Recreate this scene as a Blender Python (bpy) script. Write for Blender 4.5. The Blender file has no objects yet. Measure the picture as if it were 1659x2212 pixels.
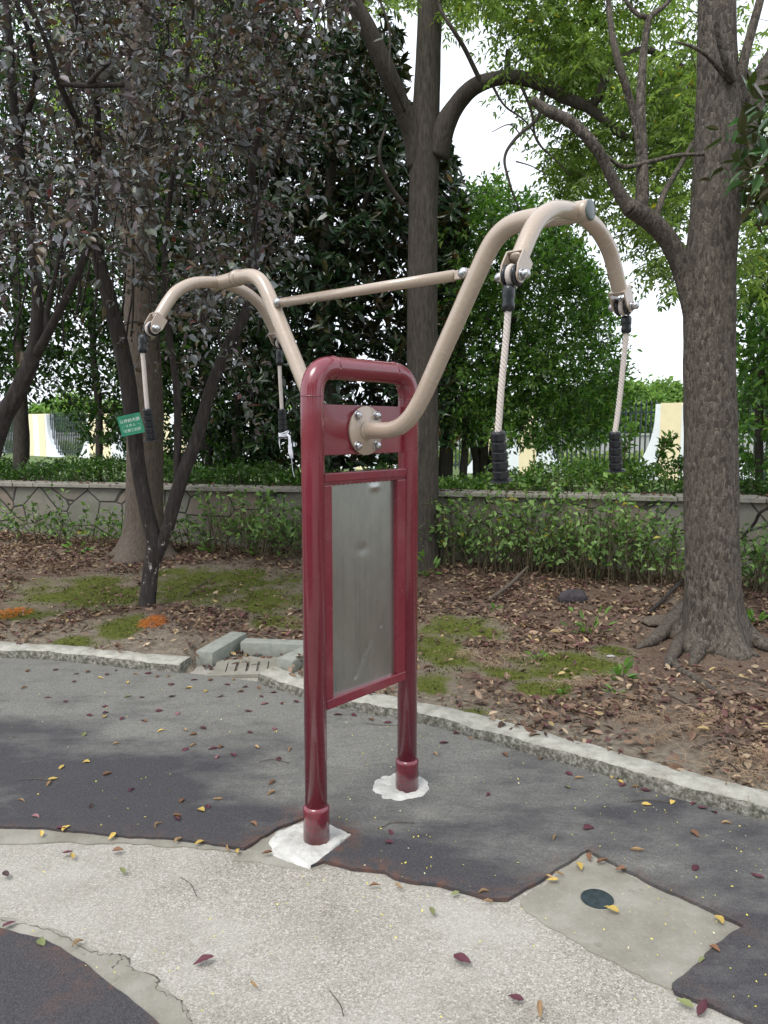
import bpy, bmesh, math, random
import numpy as np
from mathutils import Vector, Matrix
R = math.radians
rng = np.random.default_rng(7); random.seed(7)
SC = bpy.context.scene; COL = SC.collection

# ------------------------------------------------------------------ camera
cam = bpy.data.cameras.new('camera'); camo = bpy.data.objects.new('camera', cam); COL.objects.link(camo)
camo.location = (0, 0, 1.5); camo.rotation_euler = (R(90 - 6.3), 0, 0)
cam.sensor_fit = 'VERTICAL'; cam.sensor_height = 36; cam.lens = 1662 / 2212 * 36
cam.clip_start = .05; cam.clip_end = 1500
SC.camera = camo
# ------------------------------------------------------------------ sky, sun, exposure
SUN_EL, SUN_AZ = R(58), R(215)          # azimuth clockwise from +Y: behind the camera, to the left
w = bpy.data.worlds.new("World"); SC.world = w; w.use_nodes = True
nt = w.node_tree; nt.nodes.clear()
sky = nt.nodes.new('ShaderNodeTexSky'); sky.sky_type = 'NISHITA'; sky.sun_disc = False
sky.sun_elevation = SUN_EL; sky.sun_rotation = SUN_AZ; sky.dust_density = 3.0; sky.air_density = 1.0
hs = nt.nodes.new('ShaderNodeHueSaturation'); hs.inputs['Saturation'].default_value = .30
mx = nt.nodes.new('ShaderNodeMix'); mx.data_type = 'RGBA'; mx.inputs['Factor'].default_value = .55
mx.inputs['B'].default_value = (9.0, 9.6, 10.6, 1)    # even cloud cover
bg = nt.nodes.new('ShaderNodeBackground'); bg.inputs['Strength'].default_value = .13
wo = nt.nodes.new('ShaderNodeOutputWorld')
nt.links.new(sky.outputs[0], hs.inputs['Color']); nt.links.new(hs.outputs[0], mx.inputs['A'])
nt.links.new(mx.outputs['Result'], bg.inputs['Color']); nt.links.new(bg.outputs[0], wo.inputs['Surface'])
sl = bpy.data.lights.new('sun', 'SUN'); so = bpy.data.objects.new('sun', sl); COL.objects.link(so)
sl.energy = 1.3; sl.angle = R(25); sl.color = (1, .97, .92)
so.rotation_euler = (R(90) - SUN_EL, 0, R(180) - SUN_AZ)
d_ = Vector((math.sin(SUN_AZ) * math.cos(SUN_EL), math.cos(SUN_AZ) * math.cos(SUN_EL), math.sin(SUN_EL)))
so.rotation_euler = (-d_).to_track_quat('-Z', 'Y').to_euler()
SC.view_settings.view_transform = 'Standard'; SC.view_settings.look = 'None'
SC.view_settings.exposure = 0.75; SC.view_settings.gamma = 1

# ------------------------------------------------------------------ measuring helpers (photo measured at 1659 x 2212)
F_, T_, H_ = 1662., R(6.3), 1.5
ct, st = math.cos(T_), math.sin(T_)
def ray(px, py):
    a = (px - 829.5) / F_; b = (1106 - py) / F_
    return np.array([a, ct + b * st, -st + b * ct])
def P(px, py, D): d = ray(px, py); return np.array([0, 0, H_]) + d * (D / d[1])
def G(px, py, z=0.): d = ray(px, py); return np.array([0, 0, H_]) + d * ((z - H_) / d[2])

# ------------------------------------------------------------------ noise in numpy
_perm = rng.random((64, 64, 64))
def vnoise(p):
    p = np.asarray(p, float); i = np.floor(p).astype(int); f = p - i; f = f * f * (3 - 2 * f); o = 0
    for dx in (0, 1):
        for dy in (0, 1):
            for dz in (0, 1):
                wgt = (f[..., 0] if dx else 1 - f[..., 0]) * (f[..., 1] if dy else 1 - f[..., 1]) * (f[..., 2] if dz else 1 - f[..., 2])
                o = o + wgt * _perm[(i[..., 0] + dx) % 64, (i[..., 1] + dy) % 64, (i[..., 2] + dz) % 64]
    return o * 2 - 1
def fbm(p, o=3): p = np.asarray(p, float); return sum(vnoise(p * 2 ** k + 17 * k) / 2 ** k for k in range(o))
def smooth(a, b, x): t = np.clip((np.asarray(x, float) - a) / (b - a), 0, 1); return t * t * (3 - 2 * t)

# ------------------------------------------------------------------ object helpers
def tag(o, label=None, cat=None, group=None, kind=None):
    if label: o['label'] = label
    if cat: o['category'] = cat
    if group: o['group'] = group
    if kind: o['kind'] = kind
    return o
def empty(name, loc=(0, 0, 0), rz=0, **k):
    o = bpy.data.objects.new(name, None); COL.objects.link(o); o.location = Vector(loc); o.rotation_euler = (0, 0, rz)
    o.empty_display_size = .1; return tag(o, **k)
def link(name, me, mat, parent=None, loc=None, **k):
    o = bpy.data.objects.new(name, me); COL.objects.link(o)
    if mat is not None: me.materials.append(mat)
    if parent is not None: o.parent = parent
    if loc is not None: o.location = Vector(loc)
    return tag(o, **k)
def mesh_np(name, V, Fc, smooth_=True, colors=None):
    """V (n,3); Fc: (m,k) int array"""
    me = bpy.data.meshes.new(name); V = np.asarray(V, np.float32); Fc = np.asarray(Fc, np.int32)
    m, k = Fc.shape
    me.vertices.add(len(V)); me.vertices.foreach_set('co', V.ravel())
    me.loops.add(m * k); me.loops.foreach_set('vertex_index', Fc.ravel())
    me.polygons.add(m); me.polygons.foreach_set('loop_start', np.arange(0, m * k, k, dtype=np.int32))
    me.polygons.foreach_set('loop_total', np.full(m, k, np.int32))
    me.polygons.foreach_set('use_smooth', np.full(m, smooth_, bool))
    if colors is not None:
        a = me.color_attributes.new('Col', 'FLOAT_COLOR', 'POINT')
        c4 = np.ones((len(V), 4), np.float32); c4[:, :3] = colors; a.data.foreach_set('color', c4.ravel())
    me.update(calc_edges=True); me.validate(); return me
class MB:                       # collects shapes into one mesh
    def __init__(s): s.v = []; s.f = []; s.n = 0; s.sm = []
    def add(s, V, Fs, sm=True):
        V = np.asarray(V, float); s.v.append(V)
        for f in Fs: s.f.append([int(i) + s.n for i in f]); s.sm.append(sm)
        s.n += len(V); return s
    def box(s, c, size, M=None, bev=0):
        x, y, z = [a / 2 for a in size]
        if bev:
            bm = bmesh.new(); bmesh.ops.create_cube(bm, size=1)
            for v in bm.verts: v.co = Vector((v.co.x * 2 * x, v.co.y * 2 * y, v.co.z * 2 * z))
            bmesh.ops.bevel(bm, geom=bm.edges[:], offset=bev, segments=2, affect='EDGES', profile=.6)
            bm.verts.index_update(); V = np.array([v.co[:] for v in bm.verts]); Fs = [[v.index for v in f.verts] for f in bm.faces]; bm.free()
        else:
            V = np.array([[a, b, d] for a in (-x, x) for b in (-y, y) for d in (-z, z)])
            Fs = [(0, 1, 3, 2), (4, 6, 7, 5), (0, 4, 5, 1), (2, 3, 7, 6), (0, 2, 6, 4), (1, 5, 7, 3)]
        if M is not None: V = V @ np.array(M.to_3x3() if hasattr(M, 'to_3x3') else M).T
        return s.add(V + np.array(c), Fs, False)
    def tube(s, pts, rad, n=16, cap=True, disp=None):
        pts = np.asarray(pts, float); rad = np.broadcast_to(np.asarray(rad, float), (len(pts),))
        tg = np.gradient(pts, axis=0)
        for i in range(len(pts) - 2, -1, -1):
            if np.linalg.norm(tg[i]) < 1e-9: tg[i] = tg[i + 1]
        tg /= np.linalg.norm(tg, axis=1)[:, None] + 1e-12
        a = np.array([0, 0, 1.]) if abs(tg[0][2]) < .9 else np.array([1., 0, 0])
        u = np.cross(a, tg[0]); u /= np.linalg.norm(u); th = np.linspace(0, 2 * np.pi, n, endpoint=False); V = []
        for i in range(len(pts)):
            u = u - tg[i] * np.dot(u, tg[i]); u /= np.linalg.norm(u) + 1e-12; v = np.cross(tg[i], u)
            V.append(pts[i] + rad[i] * (np.cos(th)[:, None] * u + np.sin(th)[:, None] * v))
        V = np.array(V)
        if disp is not None: V = disp(V, pts, th)
        V = V.reshape(-1, 3); Fs = []
        for i in range(len(pts) - 1):
            for j in range(n):
                k = (j + 1) % n; Fs.append((i * n + j, i * n + k, (i + 1) * n + k, (i + 1) * n + j))
        if cap: Fs.append(tuple(range(n))[::-1]); Fs.append(tuple((len(pts) - 1) * n + j for j in range(n)))
        return s.add(V, Fs)
    def lathe(s, prof, c=(0, 0, 0), M=None, n=24):   # prof [(r,z)]
        th = np.linspace(0, 2 * np.pi, n, endpoint=False); V = []
        for r, z in prof: V += [(max(r, 1e-5) * math.cos(t), max(r, 1e-5) * math.sin(t), z) for t in th]
        V = np.array(V); Fs = []
        for i in range(len(prof) - 1):
            for j in range(n): k = (j + 1) % n; Fs.append((i * n + j, i * n + k, (i + 1) * n + k, (i + 1) * n + j))
        Fs.append(tuple(range(n))[::-1]); Fs.append(tuple((len(prof) - 1) * n + j for j in range(n)))
        if M is not None: V = V @ np.array(M.to_3x3()).T
        return s.add(V + np.array(c), Fs)
    def build(s, name, mat, parent=None, loc=None, sharp=None, **k):
        me = bpy.data.meshes.new(name); me.from_pydata(np.concatenate(s.v).tolist(), [], s.f)
        me.polygons.foreach_set('use_smooth', s.sm); me.update()
        if sharp: me.set_sharp_from_angle(angle=R(sharp))
        return link(name, me, mat, parent, loc, **k)
def catmull(pts, k=8):
    p = np.asarray(pts, float); p = np.vstack([2 * p[0] - p[1], p, 2 * p[-1] - p[-2]]); out = []
    for i in range(1, len(p) - 2):
        for t in np.linspace(0, 1, k, endpoint=False):
            a, b, c, d = p[i - 1], p[i], p[i + 1], p[i + 2]
            out.append(.5 * (2 * b + (c - a) * t + (2 * a - 5 * b + 4 * c - d) * t * t + (3 * b - a - 3 * c + d) * t ** 3))
    out.append(p[-2]); return np.array(out)
def fillet(pts, r, k=8):         # polyline with rounded corners
    pts = [np.asarray(p, float) for p in pts]; out = [pts[0]]
    for i in range(1, len(pts) - 1):
        a, b, c = pts[i - 1], pts[i], pts[i + 1]; u = a - b; v = c - b
        lu, lv = np.linalg.norm(u), np.linalg.norm(v); u /= lu; v /= lv
        ang = math.acos(np.clip(np.dot(u, v), -1, 1)); d = min(r / math.tan(ang / 2), lu * .49, lv * .49)
        p0, p1 = b + u * d, b + v * d
        for t in np.linspace(0, 1, k + 1):
            # blend that approximates the arc
            out.append((1 - t) ** 2 * p0 + 2 * t * (1 - t) * b + t * t * p1)
    out.append(pts[-1]); return np.array(out)

# ------------------------------------------------------------------ materials
def newmat(name):
    m = bpy.data.materials.new(name); m.use_nodes = True; t = m.node_tree
    return m, t, t.nodes['Principled BSDF'], t.nodes['Material Output']
def nd(t, typ, **k):
    n = t.nodes.new('ShaderNode' + typ)
    for a, b in k.items():
        if a in n.inputs: n.inputs[a].default_value = b
        else: setattr(n, a, b)
    return n
def coords(t, scale=(1, 1, 1)):
    tc = nd(t, 'TexCoord'); mp = nd(t, 'Mapping'); mp.inputs['Scale'].default_value = scale
    t.links.new(tc.outputs['Object'], mp.inputs['Vector']); return mp.outputs[0]
def ramp(t, src, stops):
    r = nd(t, 'ValToRGB'); e = r.color_ramp.elements
    while len(e) > 1: e.remove(e[-1])
    e[0].position, e[0].color = stops[0][0], (*stops[0][1], 1) if len(stops[0][1]) == 3 else stops[0][1]
    for p, c in stops[1:]: x = e.new(p); x.color = (*c, 1)
    t.links.new(src, r.inputs[0]); return r.outputs[0]
def mixc(t, fac, a, b, mode='MIX'):
    m = nd(t, 'Mix'); m.data_type = 'RGBA'; m.blend_type = mode
    for key, v in (('Factor', fac), ('A', a), ('B', b)):
        sock = [s for s in m.inputs if s.name == key and (s.type == ('VALUE' if key == 'Factor' else 'RGBA'))][0]
        if hasattr(v, 'is_output'): t.links.new(v, sock)
        else: sock.default_value = v if key == 'Factor' else (*v, 1) if len(v) == 3 else v
    return [s for s in m.outputs if s.type == 'RGBA'][0]
def noise(t, vec, scale, detail=4, rough=.55):
    n = nd(t, 'TexNoise'); n.inputs['Scale'].default_value = scale; n.inputs['Detail'].default_value = detail
    n.inputs['Roughness'].default_value = rough; t.links.new(vec, n.inputs['Vector']); return n.outputs[0]
def bump(t, h, strength, dist, nrm=None):
    b = nd(t, 'Bump'); b.inputs['Strength'].default_value = strength; b.inputs['Distance'].default_value = dist
    t.links.new(h, b.inputs['Height'])
    if nrm is not None: t.links.new(nrm, b.inputs['Normal'])
    return b.outputs[0]
def L(t, a, b): t.links.new(a, b)
g3 = lambda v: (v, v, v)

def paint_mat(name, col, rough, dirt=None, wear=.35, spec=.5):
    m, t, b, o = newmat(name); v = coords(t)
    n1 = noise(t, v, 6, 5); c = mixc(t, ramp(t, n1, [(.42, g3(0)), (.72, g3(1))]), col, tuple(x * (1 - wear * .5) for x in col))
    if dirt:
        sep = nd(t, 'SeparateXYZ'); tc = nd(t, 'TexCoord'); L(t, tc.outputs['Object'], sep.inputs[0])
        n2 = noise(t, v, 90, 6, .8); n3 = noise(t, v, 7, 3)
        mr = nd(t, 'MapRange'); mr.inputs['From Min'].default_value = .30; mr.inputs['From Max'].default_value = 0.0
        L(t, sep.outputs['Z'], mr.inputs['Value'])
        mm = nd(t, 'Math', operation='MULTIPLY'); L(t, mr.outputs[0], mm.inputs[0]); L(t, ramp(t, n2, [(.46, g3(0)), (.6, g3(1))]), mm.inputs[1])
        c = mixc(t, mm.outputs[0], c, dirt)
        sp = ramp(t, noise(t, v, 160, 2), [(.74, g3(0)), (.78, g3(1))]); m2 = nd(t, 'Math', operation='MULTIPLY'); L(t, sp, m2.inputs[0]); m2.inputs[1].default_value = .35
        c = mixc(t, m2.outputs[0], c, (.35, .3, .28))
    L(t, c, b.inputs['Base Color'])
    L(t, ramp(t, noise(t, v, 14, 5), [(.3, g3(rough * .8)), (.75, g3(min(1, rough * 1.7)))]), b.inputs['Roughness'])
    b.inputs['Specular IOR Level'].default_value = spec; b.inputs['Coat Weight'].default_value = .5; b.inputs['Coat Roughness'].default_value = .07
    L(t, bump(t, noise(t, v, 25, 2), .035, .003), b.inputs['Normal']); return m
def bark_mat(name, c1, c2, c3, vs=(22, 22, 5), bs=.6, bd=.02, flake=False, paint=None):
    m, t, b, o = newmat(name); v = coords(t, vs); vw = coords(t)
    n1 = noise(t, v, 1.6, 8, .7); n2 = noise(t, vw, 3.0, 4)
    c = ramp(t, n1, [(.32, c1), (.52, c2), (.7, c3)])
    h = n1
    if flake:
        vo = nd(t, 'TexVoronoi'); vo.inputs['Scale'].default_value = 1.0; vo.inputs['Randomness'].default_value = 1
        wv = mixc(t, .22, v, nd(t, 'TexNoise').outputs[1]); L(t, wv, vo.inputs['Vector'])
        vcol = nd(t, 'SeparateColor'); L(t, vo.outputs['Color'], vcol.inputs[0])
        c = mixc(t, ramp(t, vcol.outputs[0], [(.52, g3(0)), (.72, g3(.9))]), c, c1)
        c = mixc(t, ramp(t, vcol.outputs[1], [(.7, g3(0)), (.95, g3(.5))]), c, tuple(x * 1.25 for x in c3))
        ve = nd(t, 'TexVoronoi', feature='DISTANCE_TO_EDGE'); ve.inputs['Scale'].default_value = 1; L(t, wv, ve.inputs['Vector'])
        h2 = ramp(t, ve.outputs['Distance'], [(0, g3(0)), (.12, g3(.8)), (.5, g3(1))])
        h = mixc(t, .5, mixc(t, .5, h2, vo.outputs['Color']), n1)
    c = mixc(t, ramp(t, n2, [(.35, g3(0)), (.75, g3(.6))]), c, c2)
    if paint:
        n4 = noise(t, coords(t, (1, 1, .6)), 26, 5, .7); sep = nd(t, 'SeparateXYZ'); tc = nd(t, 'TexCoord'); L(t, tc.outputs['Object'], sep.inputs[0])
        zr = ramp(t, sep.outputs['Z'], [(.22, g3(0)), (.36, g3(1)), (.68, g3(1)), (.80, g3(0))])
        mm = nd(t, 'Math', operation='MULTIPLY'); L(t, zr, mm.inputs[0]); L(t, ramp(t, n4, [(.60, g3(0)), (.64, g3(1))]), mm.inputs[1])
        c = mixc(t, mm.outputs[0], c, paint)
    L(t, c, b.inputs['Base Color']); b.inputs['Roughness'].default_value = .9; b.inputs['Specular IOR Level'].default_value = .25
    L(t, bump(t, h, bs, bd), b.inputs['Normal']); return m
def leaf_mat(name, rough=.45, trans=.3, tcol=(1.1, 1.25, .6), spec=.5, back=None, sheen=0):
    m, t, b, o = newmat(name)
    at = nd(t, 'Attribute', attribute_name='Col'); col = at.outputs['Color']
    if back:
        ge = nd(t, 'NewGeometry'); col = mixc(t, ge.outputs['Backfacing'], col, back)
    L(t, col, b.inputs['Base Color']); b.inputs['Roughness'].default_value = rough; b.inputs['Specular IOR Level'].default_value = spec
    tr = nd(t, 'BsdfTranslucent'); L(t, mixc(t, 1., at.outputs['Color'], tcol, 'MULTIPLY'), tr.inputs['Color'])
    mxs = nd(t, 'MixShader'); mxs.inputs[0].default_value = trans
    L(t, b.outputs[0], mxs.inputs[1]); L(t, tr.outputs[0], mxs.inputs[2]); L(t, mxs.outputs[0], o.inputs['Surface']); return m
def plain(name, col, rough=.5, metal=0, spec=.5, var=.2, scale=30, bmp=.15, bd=.003):
    m, t, b, o = newmat(name); v = coords(t); n1 = noise(t, v, scale, 5, .65)
    L(t, ramp(t, n1, [(.3, tuple(x * (1 - var) for x in col)), (.7, tuple(x * (1 + var) for x in col))]), b.inputs['Base Color'])
    b.inputs['Roughness'].default_value = rough; b.inputs['Metallic'].default_value = metal; b.inputs['Specular IOR Level'].default_value = spec
    if bmp: L(t, bump(t, n1, bmp, bd), b.inputs['Normal'])
    return m

M = {}
M['red'] = paint_mat('red_paint', (.188, .019, .034), .20, dirt=(.055, .03, .03), wear=.2, spec=.6)
M['beige'] = paint_mat('beige_paint', (.42, .335, .265), .22, wear=.12, spec=.55)
M['steel'] = plain('bolt_steel', (.50, .50, .51), .28, 1, var=.12)
M['black'] = plain('black_rubber', (.011, .012, .015), .27, var=.15, scale=80)
M['rope'] = plain('rope_fibre', (.52, .46, .42), .85, var=.18, scale=300, bmp=.4)
M['cloth'] = plain('white_cloth', (.72, .72, .78), .9, var=.08, scale=60)
M['cap'] = plain('cap_plastic', (.10, .12, .12), .3, var=.1)
M['mortar'] = plain('white_mortar', (.47, .46, .43), .95, var=.30, scale=11, bmp=.9, bd=.02)
M['signgreen'] = plain('sign_green', (.035, .30, .17), .45, var=.06)
M['signwhite'] = plain('sign_lettering', (.75, .85, .8), .5, var=.03)
M['wire'] = plain('wire', (.1, .1, .1), .5)
M['orange'] = plain('orange_fibre', (.55, .17, .025), .9, var=.3)
M['kerbstone'] = plain('kerb_stone', (.25, .26, .225), .95, var=.18, scale=18, bmp=.5, bd=.01)
M['cover'] = plain('manhole_metal', (.030, .042, .046), .85, 0, .15, var=.35, scale=60, bmp=.4)

def panel_mat():
    m, t, b, o = newmat('brushed_sheet'); v = coords(t, (1, 110, 1.0)); v2 = coords(t)
    n1 = noise(t, v, 1.5, 6, .6); n2 = noise(t, coords(t, (1, 3.5, 1.6)), 2.2, 7, .7)
    L(t, mixc(t, ramp(t, n2, [(.36, g3(0)), (.72, g3(1))]), (.42, .425, .40), (.30, .31, .295)), b.inputs['Base Color'])
    b.inputs['Metallic'].default_value = .9
    L(t, ramp(t, n1, [(.3, g3(.26)), (.7, g3(.33))]), b.inputs['Roughness'])
    L(t, bump(t, n1, .02, .002), b.inputs['Normal']); return m
M['panel'] = panel_mat()

def aggregate_mat():
    m, t, b, o = newmat('exposed_concrete'); v = coords(t)
    vo = nd(t, 'TexVoronoi'); vo.inputs['Scale'].default_value = 230; L(t, v, vo.inputs['Vector'])
    sc = nd(t, 'SeparateColor'); L(t, vo.outputs['Color'], sc.inputs[0])
    c = ramp(t, sc.outputs[0], [(0, (.15, .132, .105)), (.3, (.235, .216, .182)), (.62, (.30, .278, .238)), (.9, (.375, .352, .310)), (1, (.50, .475, .43))])
    big = noise(t, v, 1.3, 5, .6); c = mixc(t, ramp(t, big, [(.40, g3(0)), (.62, g3(.6))]), c, (.40, .385, .345))
    c = mixc(t, ramp(t, noise(t, v, 3.1, 6, .7), [(.50, g3(0)), (.75, g3(.5))]), c, (.20, .185, .155))
    c = mixc(t, ramp(t, noise(t, v, 60, 3), [(.62, g3(0)), (.7, g3(.3))]), c, (.52, .50, .46))
    L(t, c, b.inputs['Base Color']); b.inputs['Roughness'].default_value = .93; b.inputs['Specular IOR Level'].default_value = .3
    L(t, bump(t, vo.outputs['Distance'], .4, .003, bump(t, noise(t, v, 30, 5), .5, .01)), b.inputs['Normal']); return m
M['aggregate'] = aggregate_mat()
def smoothc_mat():
    m, t, b, o = newmat('smooth_concrete'); v = coords(t); n1 = noise(t, v, 4, 6, .65)
    c = ramp(t, n1, [(.3, (.165, .152, .122)), (.5, (.225, .212, .175)), (.72, (.315, .300, .258))])
    c = mixc(t, ramp(t, noise(t, v, 130, 3), [(.55, g3(0)), (.75, g3(.4))]), c, (.37, .35, .305))
    c = mixc(t, ramp(t, noise(t, v, 9, 4, .8), [(.62, g3(0)), (.7, g3(.6))]), c, (.13, .12, .10))
    L(t, c, b.inputs['Base Color']); b.inputs['Roughness'].default_value = .9
    L(t, bump(t, noise(t, v, 45, 5), .4, .006), b.inputs['Normal']); return m
M['smoothc'] = smoothc_mat()
def asphalt_mat():
    m, t, b, o = newmat('dark_surfacing'); v = coords(t)
    n0 = noise(t, v, 260, 3, .7)
    c = ramp(t, n0, [(.32, (.028, .027, .031)), (.52, (.050, .048, .053)), (.72, (.105, .102, .104))])
    # dust and moss film: stronger towards the kerb (painted as the vertex attribute 'Col')
    at = nd(t, 'Attribute', attribute_name='Col'); sc = nd(t, 'SeparateColor'); L(t, at.outputs['Color'], sc.inputs[0])
    n1 = ramp(t, noise(t, coords(t, (.8, 1.5, 1)), 1.5, 8, .68), [(.25, g3(0)), (.75, g3(1))]); ad = nd(t, 'Math', operation='ADD'); L(t, n1, ad.inputs[0]); L(t, sc.outputs[0], ad.inputs[1])
    dust = mixc(t, ramp(t, noise(t, v, 120, 4, .7), [(.35, g3(0)), (.65, g3(1))]), (.110, .107, .097), (.225, .220, .200))
    c = mixc(t, ramp(t, ad.outputs[0], [(.50, g3(0)), (1.22, g3(1))]), c, dust)
    c = mixc(t, ramp(t, noise(t, v, 2.3, 4, .6), [(.56, g3(0)), (.74, g3(.3))]), c, (.075, .076, .064))
    c = mixc(t, ramp(t, noise(t, coords(t, (1, 2.2, 1)), 3.7, 6, .75), [(.52, g3(0)), (.72, g3(.45))]), c, (.040, .038, .040))
    # rusty worn rim
    c = mixc(t, mixc(t, sc.outputs[1], (0, 0, 0), ramp(t, noise(t, v, 30, 4), [(.38, g3(0)), (.6, g3(1))])), c, (.12, .062, .045))
    c = mixc(t, ramp(t, noise(t, v, 420, 1), [(.72, g3(0)), (.76, g3(.5))]), c, (.42, .4, .38))
    L(t, c, b.inputs['Base Color']); b.inputs['Roughness'].default_value = .88; b.inputs['Specular IOR Level'].default_value = .35
    L(t, bump(t, n0, .7, .004, bump(t, noise(t, v, 9, 3), .2, .02)), b.inputs['Normal']); return m
M['asphalt'] = asphalt_mat()
def kerb_mat():
    m, t, b, o = newmat('kerb_concrete'); v = coords(t)
    c = ramp(t, noise(t, v, 12, 6, .7), [(.3, (.25, .24, .20)), (.55, (.42, .405, .35)), (.75, (.56, .54, .49))])
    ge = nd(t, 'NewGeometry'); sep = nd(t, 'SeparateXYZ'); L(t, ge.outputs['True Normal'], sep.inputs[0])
    # the vertical face takes a darker, more contrasted mottle
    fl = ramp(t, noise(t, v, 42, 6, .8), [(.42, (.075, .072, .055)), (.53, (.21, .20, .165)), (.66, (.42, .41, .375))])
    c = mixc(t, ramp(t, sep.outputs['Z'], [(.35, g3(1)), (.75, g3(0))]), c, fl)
    c = mixc(t, ramp(t, noise(t, v, 2.2, 4), [(.58, g3(0)), (.72, g3(.4))]), c, (.10, .105, .06))
    L(t, c, b.inputs['Base Color']); b.inputs['Roughness'].default_value = .95
    L(t, bump(t, noise(t, v, 55, 6, .75), .9, .012), b.inputs['Normal']); return m
M['kerb'] = kerb_mat()
def soil_mat():
    m, t, b, o = newmat('soil_and_moss'); v = coords(t); at = nd(t, 'Attribute', attribute_name='Col'); sc = nd(t, 'SeparateColor'); L(t, at.outputs['Color'], sc.inputs[0])
    c = ramp(t, noise(t, v, 22, 8, .75), [(.3, (.12, .096, .072)), (.5, (.25, .208, .16)), (.72, (.42, .37, .30))])
    litter = ramp(t, noise(t, v, 75, 5, .8), [(.35, (.055, .036, .028)), (.5, (.155, .105, .078)), (.65, (.30, .22, .17))])
    c = mixc(t, sc.outputs[1], c, litter)
    moss = ramp(t, noise(t, v, 38, 8, .85), [(.34, (.040, .052, .008)), (.52, (.115, .135, .024)), (.7, (.22, .235, .055))])
    ad = nd(t, 'Math', operation='ADD'); L(t, noise(t, v, 11, 8, .8), ad.inputs[0]); L(t, sc.outputs[0], ad.inputs[1])
    c = mixc(t, ramp(t, ad.outputs[0], [(.76, g3(0)), (1.02, g3(.95))]), c, moss)
    L(t, c, b.inputs['Base Color']); b.inputs['Roughness'].default_value = 1; b.inputs['Specular IOR Level'].default_value = .1
    L(t, bump(t, noise(t, v, 60, 6, .8), 1, .02), b.inputs['Normal']); return m
M['soil'] = soil_mat()
def wall_mat():
    m, t, b, o = newmat('crazy_paving_stone'); v = coords(t, (1, 1, 1.15))
    wv = mixc(t, .10, v, nd(t, 'TexNoise', Scale=2.).outputs[1])
    ve = nd(t, 'TexVoronoi', feature='DISTANCE_TO_EDGE'); vo = nd(t, 'TexVoronoi')
    for x in (ve, vo): x.inputs['Scale'].default_value = 2.9; L(t, wv, x.inputs['Vector'])
    sc = nd(t, 'SeparateColor'); L(t, vo.outputs['Color'], sc.inputs[0])
    c = ramp(t, sc.outputs[0], [(0, (.17, .15, .12)), (.35, (.225, .205, .17)), (.7, (.19, .185, .155)), (.9, (.24, .175, .135)), (1, (.29, .265, .22))])
    c = mixc(t, ramp(t, noise(t, v, 7, 7, .7), [(.35, g3(0)), (.75, g3(.7))]), c, (.13, .13, .10))
    c = mixc(t, ramp(t, noise(t, v, 2.2, 5), [(.55, g3(0)), (.75, g3(.5))]), c, (.085, .10, .055))
    j = ramp(t, ve.outputs['Distance'], [(0, g3(1)), (.012, g3(1)), (.024, g3(0))])
    c = mixc(t, j, c, (.050, .047, .038)); L(t, c, b.inputs['Base Color']); b.inputs['Roughness'].default_value = .9
    L(t, bump(t, ramp(t, ve.outputs['Distance'], [(0, g3(0)), (.03, g3(1))]), .8, .012, bump(t, noise(t, v, 25, 6, .7), .5, .01)), b.inputs['Normal']); return m
M['wall'] = wall_mat()
M['coping'] = plain('coping_stone', (.24, .225, .19), .9, var=.35, scale=9, bmp=.6, bd=.01)
M['bark_grey'] = bark_mat('bark_grey', (.036, .030, .026), (.078, .066, .056), (.13, .114, .097), (30, 30, 6), .9, .015)
M['bark_scaly'] = bark_mat('bark_scaly', (.045, .037, .031), (.118, .100, .082), (.195, .170, .142), (90, 90, 36), .9, .016, flake=True)
M['bark_dark'] = bark_mat('bark_dark', (.018, .015, .014), (.045, .037, .034), (.095, .08, .074), (26, 26, 5), .8, .012, paint=(.5, .48, .45))
M['bark_red'] = bark_mat('bark_reddish', (.035, .024, .02), (.075, .052, .044), (.12, .09, .08), (30, 30, 8), .8, .012)
M['bark_big'] = bark_mat('bark_brown', (.06, .046, .036), (.125, .10, .08), (.18, .15, .122), (40, 40, 9), .8, .012)
M['stem'] = plain('green_stem', (.09, .075, .04), .8, var=.4, scale=14)
M['leaf_plum'] = leaf_mat('leaf_plum', .36, .16, (1.3, .9, .6), .6)
M['leaf_magnolia'] = leaf_mat('leaf_magnolia', .26, .10, (1.2, 1.5, .4), .55, back=(.060, .048, .022))
M['leaf_bush'] = leaf_mat('leaf_osmanthus', .34, .36, (1.3, 1.7, .5), .5)
M['leaf_ash'] = leaf_mat('leaf_pinnate', .45, .54, (2.1, 2.25, .9), .4)
M['leaf_under'] = leaf_mat('leaf_undergrowth', .55, .35, (1.4, 1.6, .6), .35)
M['leaf_dry'] = leaf_mat('leaf_dry', .7, .15, (1.2, 1.1, .9), .3)
M['leaf_far'] = leaf_mat('leaf_far', .7, .4, (1.4, 1.5, .8), .2)
M['yellow'] = plain('yellow_render', (.84, .72, .48), .85, var=.05, scale=5)
M['white'] = plain('white_render', (.80, .83, .87), .85, var=.06, scale=5)
M['iron'] = plain('dark_iron', (.020, .034, .036), .5, var=.2)
M['greywall'] = plain('grey_concrete_wall', (.34, .34, .33), .9, var=.15, scale=2)
M['rock'] = plain('purple_rock', (.045, .038, .042), .8, var=.35, scale=20, bmp=.8, bd=.02)
M['earth'] = plain('earth', (.10, .10, .05), 1, var=.5, scale=3, bmp=.6, bd=.03)
M['straw'] = plain('dry_grass', (.33, .235, .15), .9, var=.3, scale=20)

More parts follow.
